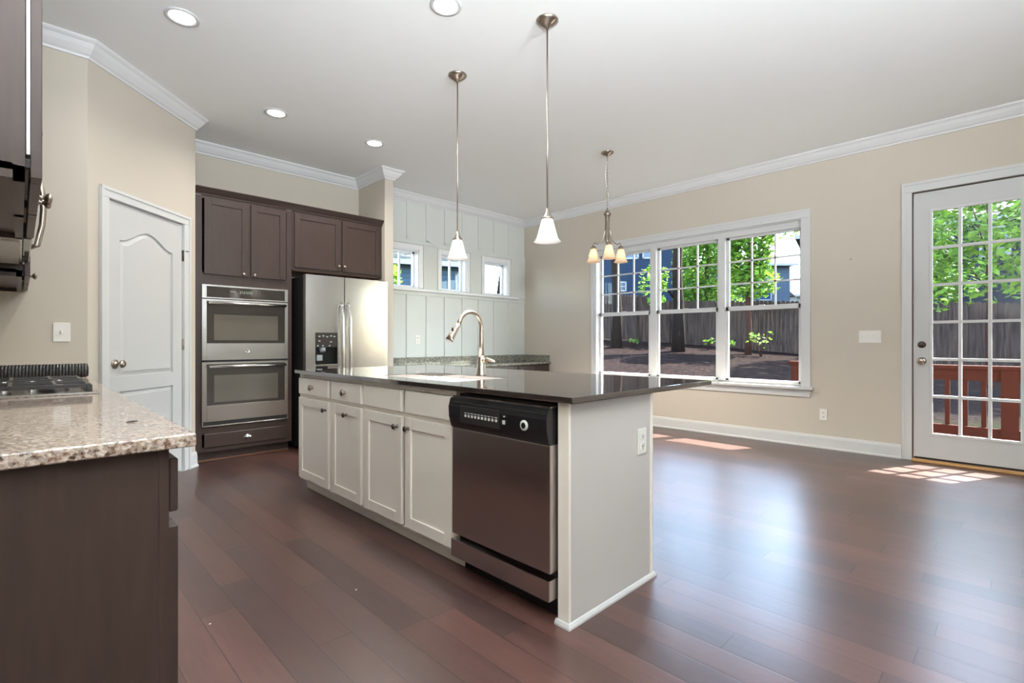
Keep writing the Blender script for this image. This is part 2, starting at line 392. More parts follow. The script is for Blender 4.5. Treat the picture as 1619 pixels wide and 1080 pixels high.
# ------------------------------------------------------------------ room dimensions
XL, XR, YB, YE, YR, ZC = -0.34, 5.87, 5.67, 4.29, -4.7, 3.05
T = 0.16
D0, D1 = (0.32, 4.29), (1.10, 5.07)          # the 45-degree pantry wall
DU = math.hypot(D1[0] - D0[0], D1[1] - D0[1])

struct('floor', bx(XL - T, XR + T, YR - T, YB + T, -0.12, 0.0), FLOOR)
struct('ceiling', bx(XL - T, XR + T, YR - T, YB + T, ZC, ZC + 0.15), CEIL)
struct('wall_left', bx(XL - T, XL, YR - T, YE + T, 0, ZC), WALL)
struct('wall_end', bx(XL, D0[0], YE, YE + T, 0, ZC), WALL)
# pantry wall, built in its own frame: local x along the wall, local -y into the room
PR = root('wall_diagonal', None, None, (D0[0], D0[1], 0), R(45), kind='structure')
PD0, PD1, PDZ = 0.165, 0.935, 2.075           # pantry door opening
b = B(); wall_cells(b, lambda p, q, lo, hi: b.box(p, q, 0, T * 0.6, lo, hi), 0.0, DU, 0, ZC, [(PD0 - 0.02, PD1 + 0.02, 0, PDZ + 0.02)])
part('wall_panel', b, WALL, PR, local=True)
struct('wall_pantry_return', bx(D1[0] - 0.10, D1[0], D1[1] + 0.04, YB, 0, ZC), WALL)
struct('wall_niche', bx(D1[0] - 0.1, 3.0, YB, YB + T, 0, ZC), WALL)
struct('wall_partition', bx(2.955, 3.065, 5.05, YB, 0, ZC, 0.004), WALL)
# panelled far wall with three small windows
W2 = [(3.30, 3.80), (4.205, 4.635), (5.005, 5.465)]
W2 = [(3.345, 3.825), (4.195, 4.645), (5.00, 5.478)]
WZ0, WZ1 = 1.812, 2.318
b = B(); wall_cells(b, lambda p, q, lo, hi: b.box(p, q, YB, YB + T, lo, hi), 3.0, XR + T, 0, ZC, [(p, q, WZ0, WZ1) for p, q in W2])
for x in (3.345, 3.65, 3.96, 4.27, 4.58, 4.89, 5.20, 5.51):
    b.box(x - 0.019, x + 0.019, YB - 0.013, YB, 0.88, 1.725); b.box(x - 0.019, x + 0.019, YB - 0.013, YB, 2.45, 2.95)
b.box(3.065, XR, YB - 0.013, YB, 1.715, 1.76); b.box(3.065, XR, YB - 0.013, YB, 2.395, 2.46)
for p, q in [(3.065, 3.27), (3.90, 4.12), (4.72, 4.925), (5.553, XR)]: b.box(p, q, YB - 0.013, YB, 1.79, 2.40)
struct('wall_far', b, BATTEN)
# window wall
WIN = (1.615, 4.235, 0.62, 2.385); DOR = (-0.155, 0.70, 0.0, 2.47)
b = B(); wall_cells(b, lambda p, q, lo, hi: b.box(XR, XR + T, p, q, lo, hi), YR - T, YB, 0, ZC, [WIN, DOR])
struct('wall_right', b, WALL)
struct('wall_rear', bx(XL, XR, YR - T, YR, 0, ZC), WALL)

CR = [(0, 2.943), (0.012, 2.943), (0.016, 2.957), (0.030, 2.966), (0.055, 2.995), (0.072, 3.022), (0.084, 3.030), (0.092, 3.038), (0.092, 3.05), (0, 3.05)]
path = [(XL, YR), (XL, YE), D0, D1, (D1[0], YB), (2.955, YB), (2.955, 5.05), (3.065, 5.05), (3.065, YB), (XR, YB), (XR, YR)]
struct('trim_1', B().sweep(path, CR), CROWN1, 'white crown moulding around the ceiling')
BS = [(0, 0), (0.024, 0), (0.024, 0.012), (0.016, 0.022), (0.014, 0.105), (0.008, 0.128), (0, 0.132)]
struct('baseboard_right', B().sweep([(XR, 5.08), (XR, 0.775)], BS), TRIM)
struct('baseboard_corner', B().sweep([(XR, -0.24), (XR, YR)], BS), TRIM)
dd = lambda u: (D0[0] + u * 0.70711, D0[1] + u * 0.70711)
struct('baseboard_diagonal', B().sweep([dd(PD1 + 0.085), D1, (D1[0], D1[1] + 0.03)], BS), TRIM)
struct('baseboard_partition', B().sweep([(2.955, 5.30), (2.955, 5.05), (3.065, 5.05), (3.065, 5.10)], BS), TRIM)

# ------------------------------------------------------------------ window_1: triple double-hung window
w = root('window_1', 'large white triple double-hung window with gridded upper panes', None, (XR, 2.92, 0.6), kind='structure')
b = B(); y0, y1, z1 = 1.526, 4.322, 2.477
for p, q in ((y0, y0 + 0.09), (y1 - 0.09, y1)):
    b.box(XR - 0.018, XR, p, q, 0.62, z1 - 0.09, 0.003); b.box(XR - 0.024, XR - 0.018, p + (0.0 if p < 2 else 0.065), q - (0.065 if p < 2 else 0.0), 0.62, z1 - 0.09)
b.box(XR - 0.018, XR, y0, y1, z1 - 0.09, z1, 0.003); b.box(XR - 0.0245, XR - 0.018, y0, y1, z1 - 0.025, z1)
part('casing', b, TRIM, w)
part('stool', bx(XR - 0.065, XR + 0.06, 1.495, 4.353, 0.592, 0.62, 0.006, 2), TRIM, w)
part('apron', bx(XR - 0.018, XR, 1.53, 4.318, 0.512, 0.592, 0.004), TRIM, w)
b = B()
b.box(XR, XR + 0.13, 1.605, 1.622, 0.62, 2.395); b.box(XR, XR + 0.13, 4.228, 4.245, 0.62, 2.395); b.box(XR, XR + 0.13, 1.605, 4.245, 2.375, 2.395)
b.box(XR + 0.05, XR + 0.13, 1.605, 4.245, 0.60, 0.64)
for m_ in (2.470, 3.365): b.box(XR + 0.035, XR + 0.13, m_ - 0.0419, m_ + 0.0419, 0.64, 2.31)
b.box(XR + 0.035, XR + 0.13, 1.605, 4.245, 2.31, 2.385)
part('frame', b, TRIM, w)
for (p, q) in ((1.622, 2.428), (2.512, 3.323), (3.407, 4.228)):
    b = B(); xo0, xo1 = XR + 0.085, XR + 0.115
    b.box(xo0, xo1, p, p + 0.03, 1.46, 2.33); b.box(xo0, xo1, q - 0.03, q, 1.46, 2.33)
    b.box(xo0, xo1, p, q, 2.285, 2.33); b.box(xo0, xo1, p, q, 1.46, 1.505)
    gw = (q - p - 0.06)
    for k in (1, 2): b.box(xo0 + 0.006, xo1 - 0.006, p + 0.03 + gw * k / 3 - 0.009, p + 0.03 + gw * k / 3 + 0.009, 1.505, 2.285)
    for k in (1, 2): b.box(xo0 + 0.006, xo1 - 0.006, p + 0.03, q - 0.03, 1.505 + 0.78 * k / 3 - 0.009, 1.505 + 0.78 * k / 3 + 0.009)
    s1 = part('upper_sash', b, TRIM, w)
    part('glass_pane', bx(XR + 0.099, XR + 0.101, p + 0.02, q - 0.02, 1.49, 2.30), GLASS, s1)
    b = B(); xi0, xi1 = XR + 0.052, XR + 0.084
    b.box(xi0, xi1, p, p + 0.032, 0.64, 1.50); b.box(xi0, xi1, q - 0.032, q, 0.64, 1.50)
    b.box(xi0, xi1, p, q, 0.625, 0.668, 0.003); b.box(xi0, xi1, p, q, 1.452, 1.50, 0.003)
    b.box(xi0 - 0.012, xi0, (p + q) / 2 - 0.03, (p + q) / 2 + 0.03, 1.497, 1.508)
    s2 = part('lower_sash', b, TRIM, w)
    part('glass_pane', bx(XR + 0.067, XR + 0.069, p + 0.02, q - 0.02, 0.655, 1.47), GLASS, s2)

# ------------------------------------------------------------------ windows 2-4: small transom windows in the panelled wall
for i, (p, q) in enumerate(W2):
    w = root('window_%d' % (i + 2), 'small white square window, %s of three in the panelled far wall' % ('leftmost', 'middle one', 'rightmost')[i], None, ((p + q) / 2, YB, WZ0), kind='structure')
    b = B(); c = 0.062
    b.box(p - c, p, YB - 0.02, YB, WZ0, WZ1 + c, 0.003); b.box(q, q + c, YB - 0.02, YB, WZ0, WZ1 + c, 0.003); b.box(p, q, YB - 0.02, YB, WZ1, WZ1 + c, 0.003)
    part('casing', b, CROWN, w)
    b = B()
    b.box(p, p + 0.012, YB, YB + 0.13, WZ0, WZ1); b.box(q - 0.012, q, YB, YB + 0.13, WZ0, WZ1); b.box(p, q, YB, YB + 0.13, WZ1 - 0.012, WZ1); b.box(p, q, YB, YB + 0.13, WZ0 - 0.0, WZ0 + 0.012)
    b.box(p, p + 0.04, YB + 0.085, YB + 0.12, WZ0, WZ1); b.box(q - 0.04, q, YB + 0.085, YB + 0.12, WZ0, WZ1); b.box(p, q, YB + 0.085, YB + 0.12, WZ1 - 0.04, WZ1); b.box(p, q, YB + 0.085, YB + 0.12, WZ0, WZ0 + 0.035)
    if i < 2: b.box((p + q) / 2 - 0.012, (p + q) / 2 + 0.012, YB + 0.09, YB + 0.115, WZ0, WZ1)
    fr = part('frame', b, CROWN, w)
    part('glass_pane', bx(p + 0.02, q - 0.02, YB + 0.10, YB + 0.102, WZ0 + 0.02, WZ1 - 0.02), GLASS, fr)
struct('trim_2', bx(3.066, 5.69, YB - 0.05, YB, 1.765, 1.80, 0.005, 2), CROWN, 'long white ledge under the three small windows')

# ------------------------------------------------------------------ door_1: arched two-panel pantry door (in the frame of the diagonal wall)
d1 = root('door_1', 'white two-panel pantry door with an arched top panel', None, (D0[0], D0[1], 0), R(45), kind='structure')
b = B()
for p, q in ((PD0 - 0.078, PD0 - 0.006), (PD1 + 0.006, PD1 + 0.078)):
    b.box(p, q, -0.017, 0.0, 0, PDZ + 0.006, 0.003); e = (p, p + 0.02) if p < 0.3 else (q - 0.02, q); b.box(e[0], e[1], -0.024, -0.017, 0, PDZ + 0.078)
b.box(PD0 - 0.078, PD1 + 0.078, -0.017, 0.0, PDZ + 0.006, PDZ + 0.078, 0.003); b.box(PD0 - 0.078, PD1 + 0.078, -0.0235, -0.017, PDZ + 0.058, PDZ + 0.078)
b.box(PD0 - 0.02, PD0 - 0.004, 0, 0.095, 0, PDZ + 0.004); b.box(PD1 + 0.004, PD1 + 0.02, 0, 0.095, 0, PDZ + 0.004); b.box(PD0 - 0.02, PD1 + 0.02, 0, 0.095, PDZ + 0.004, PDZ + 0.02)
part('casing', b, TRIM, d1, local=True)
b = B(); f0, f1 = 0.006, 0.04                       # slab: face plate with two real openings, recessed panels behind
uL, uR = PD0 + 0.11, PD1 - 0.11
def arch(u0, u1, z0, zs, rise, n=20):
    pts = [(u0, z0), (u1, z0)]
    for i in range(n + 1):
        t = i / n; pts.append((u1 + (u0 - u1) * t, zs + rise * (0.5 - 0.5 * math.cos(2 * PI * t)) ** 1.0))
    return pts
b.box(PD0, uL, f0, f1, 0.012, PDZ); b.box(uR, PD1, f0, f1, 0.012, PDZ)
b.box(uL, uR, f0, f1, 0.012, 0.22); b.box(uL, uR, f0, f1, 0.735, 0.845)
n = 24
for i in range(n):                                   # top rail follows the arch
    t0, t1 = i / n, (i + 1) / n; zz = lambda t: 1.815 + 0.10 * (0.5 - 0.5 * math.cos(2 * PI * t))
    us = (uL + (uR - uL) * t0, uL + (uR - uL) * t1)
    b.prism([(us[0], zz(t0)), (us[1], zz(t1)), (us[1], PDZ), (us[0], PDZ)], f0, f1, lambda p, q, a: (p, a, q))
b.box(uL, uR, 0.020, 0.03, 0.2, 1.95)
def raised(u0, u1, z0, zs, rise):
    g = 0.035; o_ = arch(u0 + 0.004, u1 - 0.004, z0 + 0.004, zs - 0.004, rise); i_ = arch(u0 + g, u1 - g, z0 + g, zs - g, rise)
    A = [b.m.verts.new((p, 0.020, q)) for p, q in o_]; C = [b.m.verts.new((p, 0.0095, q)) for p, q in i_]; k = len(A)
    for j in range(k): b.m.faces.new((A[j], A[(j + 1) % k], C[(j + 1) % k], C[j]))
    b.m.faces.new(C)
raised(uL, uR, 0.845, 1.815, 0.10); raised(uL, uR, 0.22, 0.735, 0.0)
part('door_leaf', b, DOORW, d1, local=True)
KM = Matrix.Translation((PD0 + 0.065, f0, 0.935)) @ Vector((0, -1, 0)).to_track_quat('Z', 'Y').to_matrix().to_4x4()
part('knob', B().lathe([(0.032, 0), (0.032, 0.006), (0.024, 0.010), (0.011, 0.014), (0.010, 0.034), (0.020, 0.040), (0.027, 0.050), (0.027, 0.058), (0.020, 0.067), (0.004, 0.070)], KM), NICKEL, d1, 'brushed nickel knob', local=True)
part('strike_plate', bx(PD0 - 0.003, PD0 + 0.003, -0.001, 0.02, 0.90, 0.965), NICKEL, d1, local=True)
for k, hz in enumerate((1.815, 1.07, 0.30)):
    b = B().box(PD1 - 0.002, PD1 + 0.008, -0.003, 0.02, hz - 0.045, hz + 0.045); b.tube([(PD1 + 0.004, -0.005, hz - 0.045), (PD1 + 0.004, -0.005, hz + 0.048)], 0.006, 8)
    if k == 0: b.tube([(PD1 + 0.004, -0.006, hz + 0.04), (PD1 + 0.035, -0.03, hz + 0.042)], 0.004, 8)
    part('hinge', b, BRONZE if k == 0 else NICKEL, d1, local=True)

# ------------------------------------------------------------------ door_2: glazed patio door
d2 = root('door_2', 'white glazed patio door with eighteen panes', None, (XR, 0.28, 0), kind='structure')
b = B()
for p, q in ((0.697, 0.770), (-0.225, -0.152)):
    b.box(XR - 0.018, XR, p, q, 0.0, 2.465, 0.003); e = (q - 0.02, q) if p > 0 else (p, p + 0.02); b.box(XR - 0.024, XR - 0.018, e[0], e[1], 0, 2.53)
b.box(XR - 0.018, XR, -0.225, 0.770, 2.465, 2.555, 0.003); b.box(XR - 0.025, XR - 0.018, -0.225, 0.770, 2.53, 2.555)
part('casing', b, TRIM, d2)
b = B(); b.box(XR - 0.003, XR + T, 0.690, 0.70, 0, 2.47); b.box(XR - 0.003, XR + T, -0.155, -0.145, 0, 2.47); b.box(XR - 0.003, XR + T, -0.155, 0.70, 2.457, 2.47)
part('jamb', b, GASKET, d2, 'dark gap around the door leaf')
gy0, gy1, gz0, gz1 = -0.012, 0.557, 0.262, 2.275; xa, xb = XR + 0.006, XR + 0.050
b = B()
b.box(xa, xb, -0.142, gy0, 0.04, 2.452); b.box(xa, xb, gy1, 0.685, 0.04, 2.452); b.box(xa, xb, gy0, gy1, 0.04, gz0); b.box(xa, xb, gy0, gy1, gz1, 2.452)
leaf = part('door_leaf', b, DOORW, d2)
b = B(); t = 0.018
b.box(xa - 0.010, xa + 0.01, gy0 - t, gy0 + 0.006, gz0 - t, gz1 + t, 0.003); b.box(xa - 0.010, xa + 0.01, gy1 - 0.006, gy1 + t, gz0 - t, gz1 + t, 0.003)
b.box(xa - 0.010, xa + 0.01, gy0, gy1, gz0 - t, gz0 + 0.006, 0.003); b.box(xa - 0.010, xa + 0.01, gy0, gy1, gz1 - 0.006, gz1 + t, 0.003)
for k in (1, 2): y_ = gy0 + (gy1 - gy0) * k / 3; b.box(xa + 0.004, xb - 0.006, y_ - 0.012, y_ + 0.012, gz0, gz1)
for k in range(1, 6): z_ = gz0 + (gz1 - gz0) * k / 6; b.box(xa + 0.005, xb - 0.007, gy0, gy1, z_ - 0.012, z_ + 0.012)
grid = part('glazing_grid', b, TRIM, leaf)
part('glass_pane', bx(xa + 0.021, xa + 0.023, gy0 - 0.005, gy1 + 0.005, gz0 - 0.005, gz1 + 0.005), GLASS, leaf)
f = Face('-x', xa)
part('deadbolt', B().lathe([(0.030, 0), (0.030, 0.008), (0.024, 0.014), (0.010, 0.016), (0.010, 0.022), (0.003, 0.024)], f.M(0.628, 0, 1.065)).box(xa - 0.034, xa - 0.016, 0.606, 0.650, 1.056, 1.074, 0.004), BRONZE, d2)
part('knob', B().lathe([(0.033, 0), (0.033, 0.006), (0.024, 0.011), (0.011, 0.015), (0.010, 0.034), (0.020, 0.040), (0.028, 0.050), (0.028, 0.058), (0.020, 0.067), (0.004, 0.070)], f.M(0.627, 0, 0.917)), NICKEL, d2, 'brushed nickel knob')
part('threshold', bx(XR - 0.055, XR + T, -0.152, 0.697, 0.0, 0.022, 0.005), TAN, d2, 'bare wood threshold strip')
part('door_sweep', bx(XR + 0.008, XR + 0.05, -0.142, 0.685, 0.022, 0.04), BLACKM, d2)

# ------------------------------------------------------------------ cabinetry helpers
def shaker(f, u0, u1, z0, z1, t=0.02, rail=0.057, rec=0.009):
    b = B()
    f.box(b, u0, u0 + rail, 0, t, z0, z1, 0.0015); f.box(b, u1 - rail, u1, 0, t, z0, z1, 0.0015)
    f.box(b, u0 + rail, u1 - rail, 0.0005, t, z0, z0 + rail, 0.001); f.box(b, u0 + rail, u1 - rail, 0.0005, t, z1 - rail, z1, 0.001)
    f.box(b, u0 + rail - 0.002, u1 - rail + 0.002, rec, t - 0.002, z0 + rail - 0.002, z1 - rail + 0.002)
    return b
KN = [(0.010, 0), (0.010, 0.003), (0.006, 0.006), (0.0055, 0.014), (0.012, 0.019), (0.0155, 0.024), (0.0145, 0.029), (0.008, 0.032), (0.001, 0.033)]
def knob(f, u, z, parent, m=NICKEL): return part('knob', B().lathe(KN, f.M(u, 0, z), 18), m, parent)
def cup_pull(f, u, z, parent, w=0.045, m=NICKEL):
    b = B(); n, k = 18, 7; g = []
    for i in range(n + 1):
        th = PI * i / n; row = []
        for j in range(k + 1):
            ph = (PI / 2) * j / k
            row.append(b.m.verts.new(f.pt(u + w * math.cos(th) * math.sin(ph) * 1.0, -0.024 * math.cos(ph), z - 0.008 + 0.030 * math.sin(th) * math.sin(ph))))
        g.append(row)
    for i in range(n):
        for j in range(k):
            try: fc = b.m.faces.new((g[i][j], g[i + 1][j], g[i + 1][j + 1], g[i][j + 1])); fc.smooth = True
            except ValueError: pass
    bmesh.ops.remove_doubles(b.m, verts=b.m.verts, dist=1e-5)
    f.box(b, u - w - 0.004, u + w + 0.004, -0.003, 0, z - 0.010, z - 0.004)
    return part('cup_pull', b, m, parent)

# ------------------------------------------------------------------ kitchen island
CT, CB = 0.885, 0.861
fF = Face('-x', 1.485); fD = Face('-x', 1.465)
def island_cabinet(name, label, ya, yb, doors, drawers, knobs):
    t = root(name, label, 'cabinet', (1.79, (ya + yb) / 2, 0), group='cream island cabinets')
    part('carcass', bx(1.504, 2.098, ya, yb, 0.085, CB), CREAM, t)
    b = B(); s = 0.02
    b.box(1.485, 1.505, ya, ya + s, 0.085, CB); b.box(1.485, 1.505, yb - s, yb, 0.085, CB); b.box(1.4852, 1.505, ya + s, yb - s, 0.833, CB); b.box(1.4852, 1.505, ya + s, yb - s, 0.685, 0.715); b.box(1.4852, 1.505, ya + s, yb - s, 0.085, 0.11)
    part('face_frame', b, CREAM, t)
    part('toe_kick', bx(1.54, 2.098, ya, yb, 0.0, 0.085), CREAM, t)
    for (p, q), k in zip(doors, knobs):
        d = part('door', shaker(fD, p, q, 0.105, 0.687), CREAM, t); knob(fD, k, 0.632, d, BRONZE)
    for (p, q, pull) in drawers:
        b = B(); fD.box(b, p, q, 0, 0.02, 0.713, 0.830, 0.003)
        d = part('drawer_front', b, CREAM, t)
        if pull: part('knob', B().lathe([(0.012, 0), (0.011, 0.006), (0.008, 0.010), (0.018, 0.016), (0.022, 0.022), (0.020, 0.028), (0.010, 0.033), (0.001, 0.034)], fD.M((p + q) / 2, 0, 0.770), 20), NICKEL, d)
    return t
island_cabinet('island_cabinet', 'cream island cabinet farthest from the dishwasher, one drawer over one door', 3.210, 3.745, [(3.232, 3.722)], [(3.232, 3.722, True)], [3.268])
island_cabinet('island_cabinet', 'cream island cabinet second from the left, between end unit and sink cabinet', 2.772, 3.208, [(2.788, 3.190)], [(2.788, 3.190, True)], [2.965])
island_cabinet('island_cabinet', 'wide cream sink cabinet beside the dishwasher with two doors and two blank fronts', 1.884, 2.770, [(2.338, 2.748), (1.900, 2.304)], [(2.338, 2.748, False), (1.900, 2.304, False)], [2.376, 2.266])
# end panel with its filler post and shoe moulding
t = root('island_end_panel', 'cream painted end panel closing the near end of the island', 'panel', (1.8, 1.22, 0))
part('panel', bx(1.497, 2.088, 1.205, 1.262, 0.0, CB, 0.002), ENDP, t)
part('filler_post', bx(1.487, 1.50, 1.200, 1.258, 0.0, CB, 0.003), CREAM, t)
part('corner_post', bx(2.086, 2.104, 1.198, 1.262, 0.0, CB, 0.003), CREAM, t)
part('back_panel', bx(2.0985, 2.106, 1.262, 3.745, 0.0, CB), CREAM, t)
part('rear_filler', bx(1.56, 2.098, 1.262, 1.264, 0.0, CB), CREAM, t)
SH = [(0, 0), (0.012, 0), (0.012, 0.008), (0.006, 0.019), (0, 0.021)]
part('shoe_moulding', B().sweep([(2.106, 1.262), (2.106, 1.200), (1.485, 1.200), (1.485, 1.262)], [(-d, z) for d, z in SH]), TRIM, t, 'pale quarter-round shoe moulding')
# toe shoe along the cabinets
t2 = solo('toe_moulding', B().box(1.531, 1.5385, 1.884, 3.72, 0.040, 0.062, 0.002), CREAM, 'thin cream moulding strip along the island toe kick', 'moulding', (1.535, 2.8, 0.040))

def slab_with_hole(x0, x1, y0, y1, z0, z1, h=None, bev=0.004):
    b = B(); xs = [x0, x1]; ys = [y0, y1]
    if h:
        hx0, hx1, hy0, hy1 = h; xs = [x0, hx0, hx1, x1]; ys = [y0, hy0, hy1, y1]
    V = {}
    for zi, z in enumerate((z0, z1)):
        for i, x in enumerate(xs):
            for j, y in enumerate(ys): V[i, j, zi] = b.m.verts.new((x, y, z))
    nx, ny = len(xs) - 1, len(ys) - 1; full = lambda i, j: 0 <= i < nx and 0 <= j < ny and not (h and i == 1 and j == 1)
    for i in range(nx):
        for j in range(ny):
            if not full(i, j): continue
            b.m.faces.new((V[i, j, 1], V[i + 1, j, 1], V[i + 1, j + 1, 1], V[i, j + 1, 1])); b.m.faces.new((V[i, j, 0], V[i, j + 1, 0], V[i + 1, j + 1, 0], V[i + 1, j, 0]))
            if not full(i - 1, j): b.m.faces.new((V[i, j, 0], V[i, j, 1], V[i, j + 1, 1], V[i, j + 1, 0]))
            if not full(i + 1, j): b.m.faces.new((V[i + 1, j, 0], V[i + 1, j + 1, 0], V[i + 1, j + 1, 1], V[i + 1, j, 1]))
            if not full(i, j - 1): b.m.faces.new((V[i, j, 0], V[i + 1, j, 0], V[i + 1, j, 1], V[i, j, 1]))
            if not full(i, j + 1): b.m.faces.new((V[i, j + 1, 0], V[i, j + 1, 1], V[i + 1, j + 1, 1], V[i + 1, j + 1, 0]))
    if bev:
        es = [e for e in b.m.edges if len(e.link_faces) == 2 and abs(e.link_faces[0].normal.dot(e.link_faces[1].normal)) < .5] if False else []
        b.m.normal_update()
        es = [e for e in b.m.edges if len(e.link_faces) == 2 and e.calc_face_angle(0) > 1.0]
        bmesh.ops.bevel(b.m, geom=es, offset=bev, segments=2, profile=0.6, affect='EDGES')
    return b
HOLE = (1.592, 1.985, 2.045, 2.745)
solo('island_countertop', slab_with_hole(1.445, 2.625, 1.150, 3.750, CB, CT, HOLE, 0.003), GRAND, 'dark polished granite island countertop with a sink cutout', 'countertop', (2.03, 2.45, CB))
# sink
t = root('kitchen_sink', 'stainless double-bowl sink sunk into the dark island top', 'sink', (1.79, 2.395, 0.66))
def bowl(y0, y1):
    b = B(); x0, x1 = HOLE[0] - 0.006, HOLE[1] + 0.006; zt, zb = CB - 0.001, 0.67; th = 0.004
    b.box(x0, x1, y0, y1, zb - th, zb); b.box(x0 - th, x0, y0, y1, zb, zt); b.box(x1, x1 + th, y0, y1, zb, zt); b.box(x0, x1, y0 - th, y0, zb, zt); b.box(x0, x1, y1, y1 + th, zb, zt)
    return b
for yy in ((HOLE[2] - 0.006, 2.385), (2.405, HOLE[3] + 0.006)):
    bo = part('bowl', bowl(*yy), SINKS, t); yc = sum(yy) / 2
    part('drain', B().lathe([(0.045, 0), (0.045, 0.004), (0.03, 0.005), (0.025, 0.001)], Matrix.Translation((1.79, yc, 0.67))), CHROME, bo)
# faucet
t = root('kitchen_faucet', 'tall brushed nickel gooseneck faucet with pull-down sprayer behind the sink', 'faucet', (2.05, 2.352, CT))
fx, fy = 2.05, 2.352
part('base', B().lathe([(0.033, 0), (0.033, 0.004), (0.0285, 0.010), (0.0275, 0.075), (0.024, 0.105), (0.018, 0.120)], Matrix.Translation((fx, fy, CT))), NICKEL, t)
pts = [(fx, fy, CT + 0.10), (fx, fy, CT + 0.20), (fx, fy, CT + 0.295)]
Rg = 0.088; zc = CT + 0.300
for k in range(1, 15):
    a = PI * k / 15 * 0.94; pts.append((fx - Rg + Rg * math.cos(a), fy, zc + Rg * math.sin(a)))
e = Vector(pts[-1]); dr = (e - Vector(pts[-2])).normalized()
pts.append(tuple(e + dr * 0.03))
part('neck', B().tube(pts, [0.019, 0.0145] + [0.0130] * (len(pts) - 2), 16), NICKEL, t)
h0 = e + dr * 0.02; dr2 = (dr + Vector((-0.16, 0, 0))).normalized(); h1 = h0 + dr2 * 0.125
hd = part('spray_head', B().tube([h0, h0 + dr2 * 0.03, h0 + dr2 * 0.09, h1 - dr2 * 0.004], [0.0145, 0.016, 0.0205, 0.0235], 18), NICKEL, t)
part('nozzle', B().tube([h1 - dr2 * 0.004, h1 + dr2 * 0.004], [0.0225, 0.021], 18), BLACKP, hd)
bt = h0 + dr2 * 0.055 + Vector((-0.018, -0.004, 0.002)); part('spray_button', B().sphere(bt, 0.012, (0.45, 0.8, 1.6)), BLACKP, hd)
lv = Vector((0.10, -0.99, 0)).normalized(); c0 = Vector((fx, fy, CT + 0.080))
part('lever', B().tube([c0, c0 + lv * 0.034 + Vector((0, 0, 0.010)), c0 + lv * 0.040 + Vector((0, 0, 0.010))], [0.016, 0.020, 0.018], 14).tube([c0 + lv * 0.03 + Vector((0, 0, 0.018)), c0 + lv * 0.08 + Vector((0, 0, 0.012)), c0 + lv * 0.115 + Vector((0, 0, 0.002))], [0.014, 0.010, 0.006], 12), NICKEL, t)

# dishwasher
t = root('dishwasher', 'stainless steel dishwasher with black control panel in the island', 'dishwasher', (1.75, 1.57, 0))
ya, yb = 1.269, 1.880
fW = Face('-x', 1.455)
part('tub', bx(1.500, 2.06, ya + 0.004, yb - 0.004, 0.085, 0.845), BLACKM, t)
b = B(); fW.box(b, ya, yb, 0, 0.05, 0.192, 0.690, 0.006, 2); part('door', b, STEELD, t, 'brushed stainless door front')
cp = B().prism([(0.0, 0.690), (-0.006, 0.700), (-0.018, 0.745), (-0.020, 0.790), (-0.010, 0.826), (0.0, 0.832), (0.045, 0.832), (0.045, 0.690)], ya, yb, lambda p, q, a: (1.455 + p, a, q))
cp = part('control_panel', cp, BLACKP, t, 'glossy black control panel')
part('top_trim', bx(1.462, 1.50, ya + 0.003, yb, 0.8325, 0.839), CHROME, t)
fC = Face('-x', 1.4365)
b = B(); fC.box(b, 1.535, 1.795, -0.004, 0.012, 0.722, 0.802, 0.006, 2); ins = part('button_insert', b, BLACKM, cp)
for k in range(10):
    u = 1.752 - k * 0.0225
    part('button', bx(1.4305, 1.434, u - 0.006, u + 0.006, 0.752, 0.763, 0.001), PALE, ins); part('button_legend', bx(1.4305, 1.434, u - 0.007, u + 0.007, 0.769, 0.7715), PALE, ins)
part('button', bx(1.4305, 1.434, 1.496, 1.510, 0.748, 0.764), PALE, ins, 'larger start button'); part('indicator_light', bx(1.4305, 1.434, 1.498, 1.504, 0.778, 0.783), PALE, ins)
part('dial_badge', B().lathe([(0.021, 0), (0.021, 0.004), (0.018, 0.006), (0.002, 0.006)], fC.M(1.388, 0, 0.757), 24), PALE, cp, 'round silver badge')
part('dial_mark', B().lathe([(0.012, 0.0061), (0.0095, 0.0075), (0.006, 0.0075), (0.005, 0.0061)], fC.M(1.388, 0, 0.757), 20).box(1.4285, 1.4305, 1.3835, 1.3925, 0.745, 0.753), BLACKP, cp)
b = B(); fW.box(b, ya + 0.012, yb - 0.03, -0.017, 0.0, 0.808, 0.815); part('handle_lip', b, BLACKM, cp)
b = B(); fW.box(b, ya, yb, -0.006, 0.05, 0.086, 0.168, 0.005, 2); part('access_panel', b, STEELD, t, 'lower stainless access panel')
part('toe_panel', bx(1.535, 1.555, ya, yb, 0.0, 0.086), BLACKM, t)

def outlet(name, label, f, u, z, m=WPLAST, ratio=1.0):
    t = root(name, label, 'outlet', f.pt(u, 0, z)); b = B(); f.box(b, u - 0.036, u + 0.036, -0.007, 0, z - 0.058, z + 0.058, 0.003); pl = part('cover_plate', b, m, t)
    for dz in (0.022, -0.022):
        b = B(); f.box(b, u - 0.017, u + 0.017, -0.0095, -0.006, z + dz - 0.015, z + dz + 0.015, 0.003); s = part('socket', b, m, t)
        b = B(); f.box(b, u - 0.008, u - 0.005, -0.0100, -0.009, z + dz - 0.004, z + dz + 0.007); f.box(b, u + 0.005, u + 0.008, -0.0100, -0.009, z + dz - 0.004, z + dz + 0.007); f.box(b, u - 0.002, u + 0.002, -0.0100, -0.009, z + dz - 0.011, z + dz - 0.006)
        part('slots', b, BLACKM, s)
    return t
outlet('wall_outlet', 'white outlet on the near end panel of the island', Face('-y', 1.205), 2.010, 0.640)
outlet('wall_outlet', 'white outlet low on the beige wall below the big window', Face('-x', XR), 1.411, 0.345)
outlet('wall_outlet', 'white outlet on the panelled far wall under the small windows', Face('-y', YB), 3.806, 1.12, WPLAST)

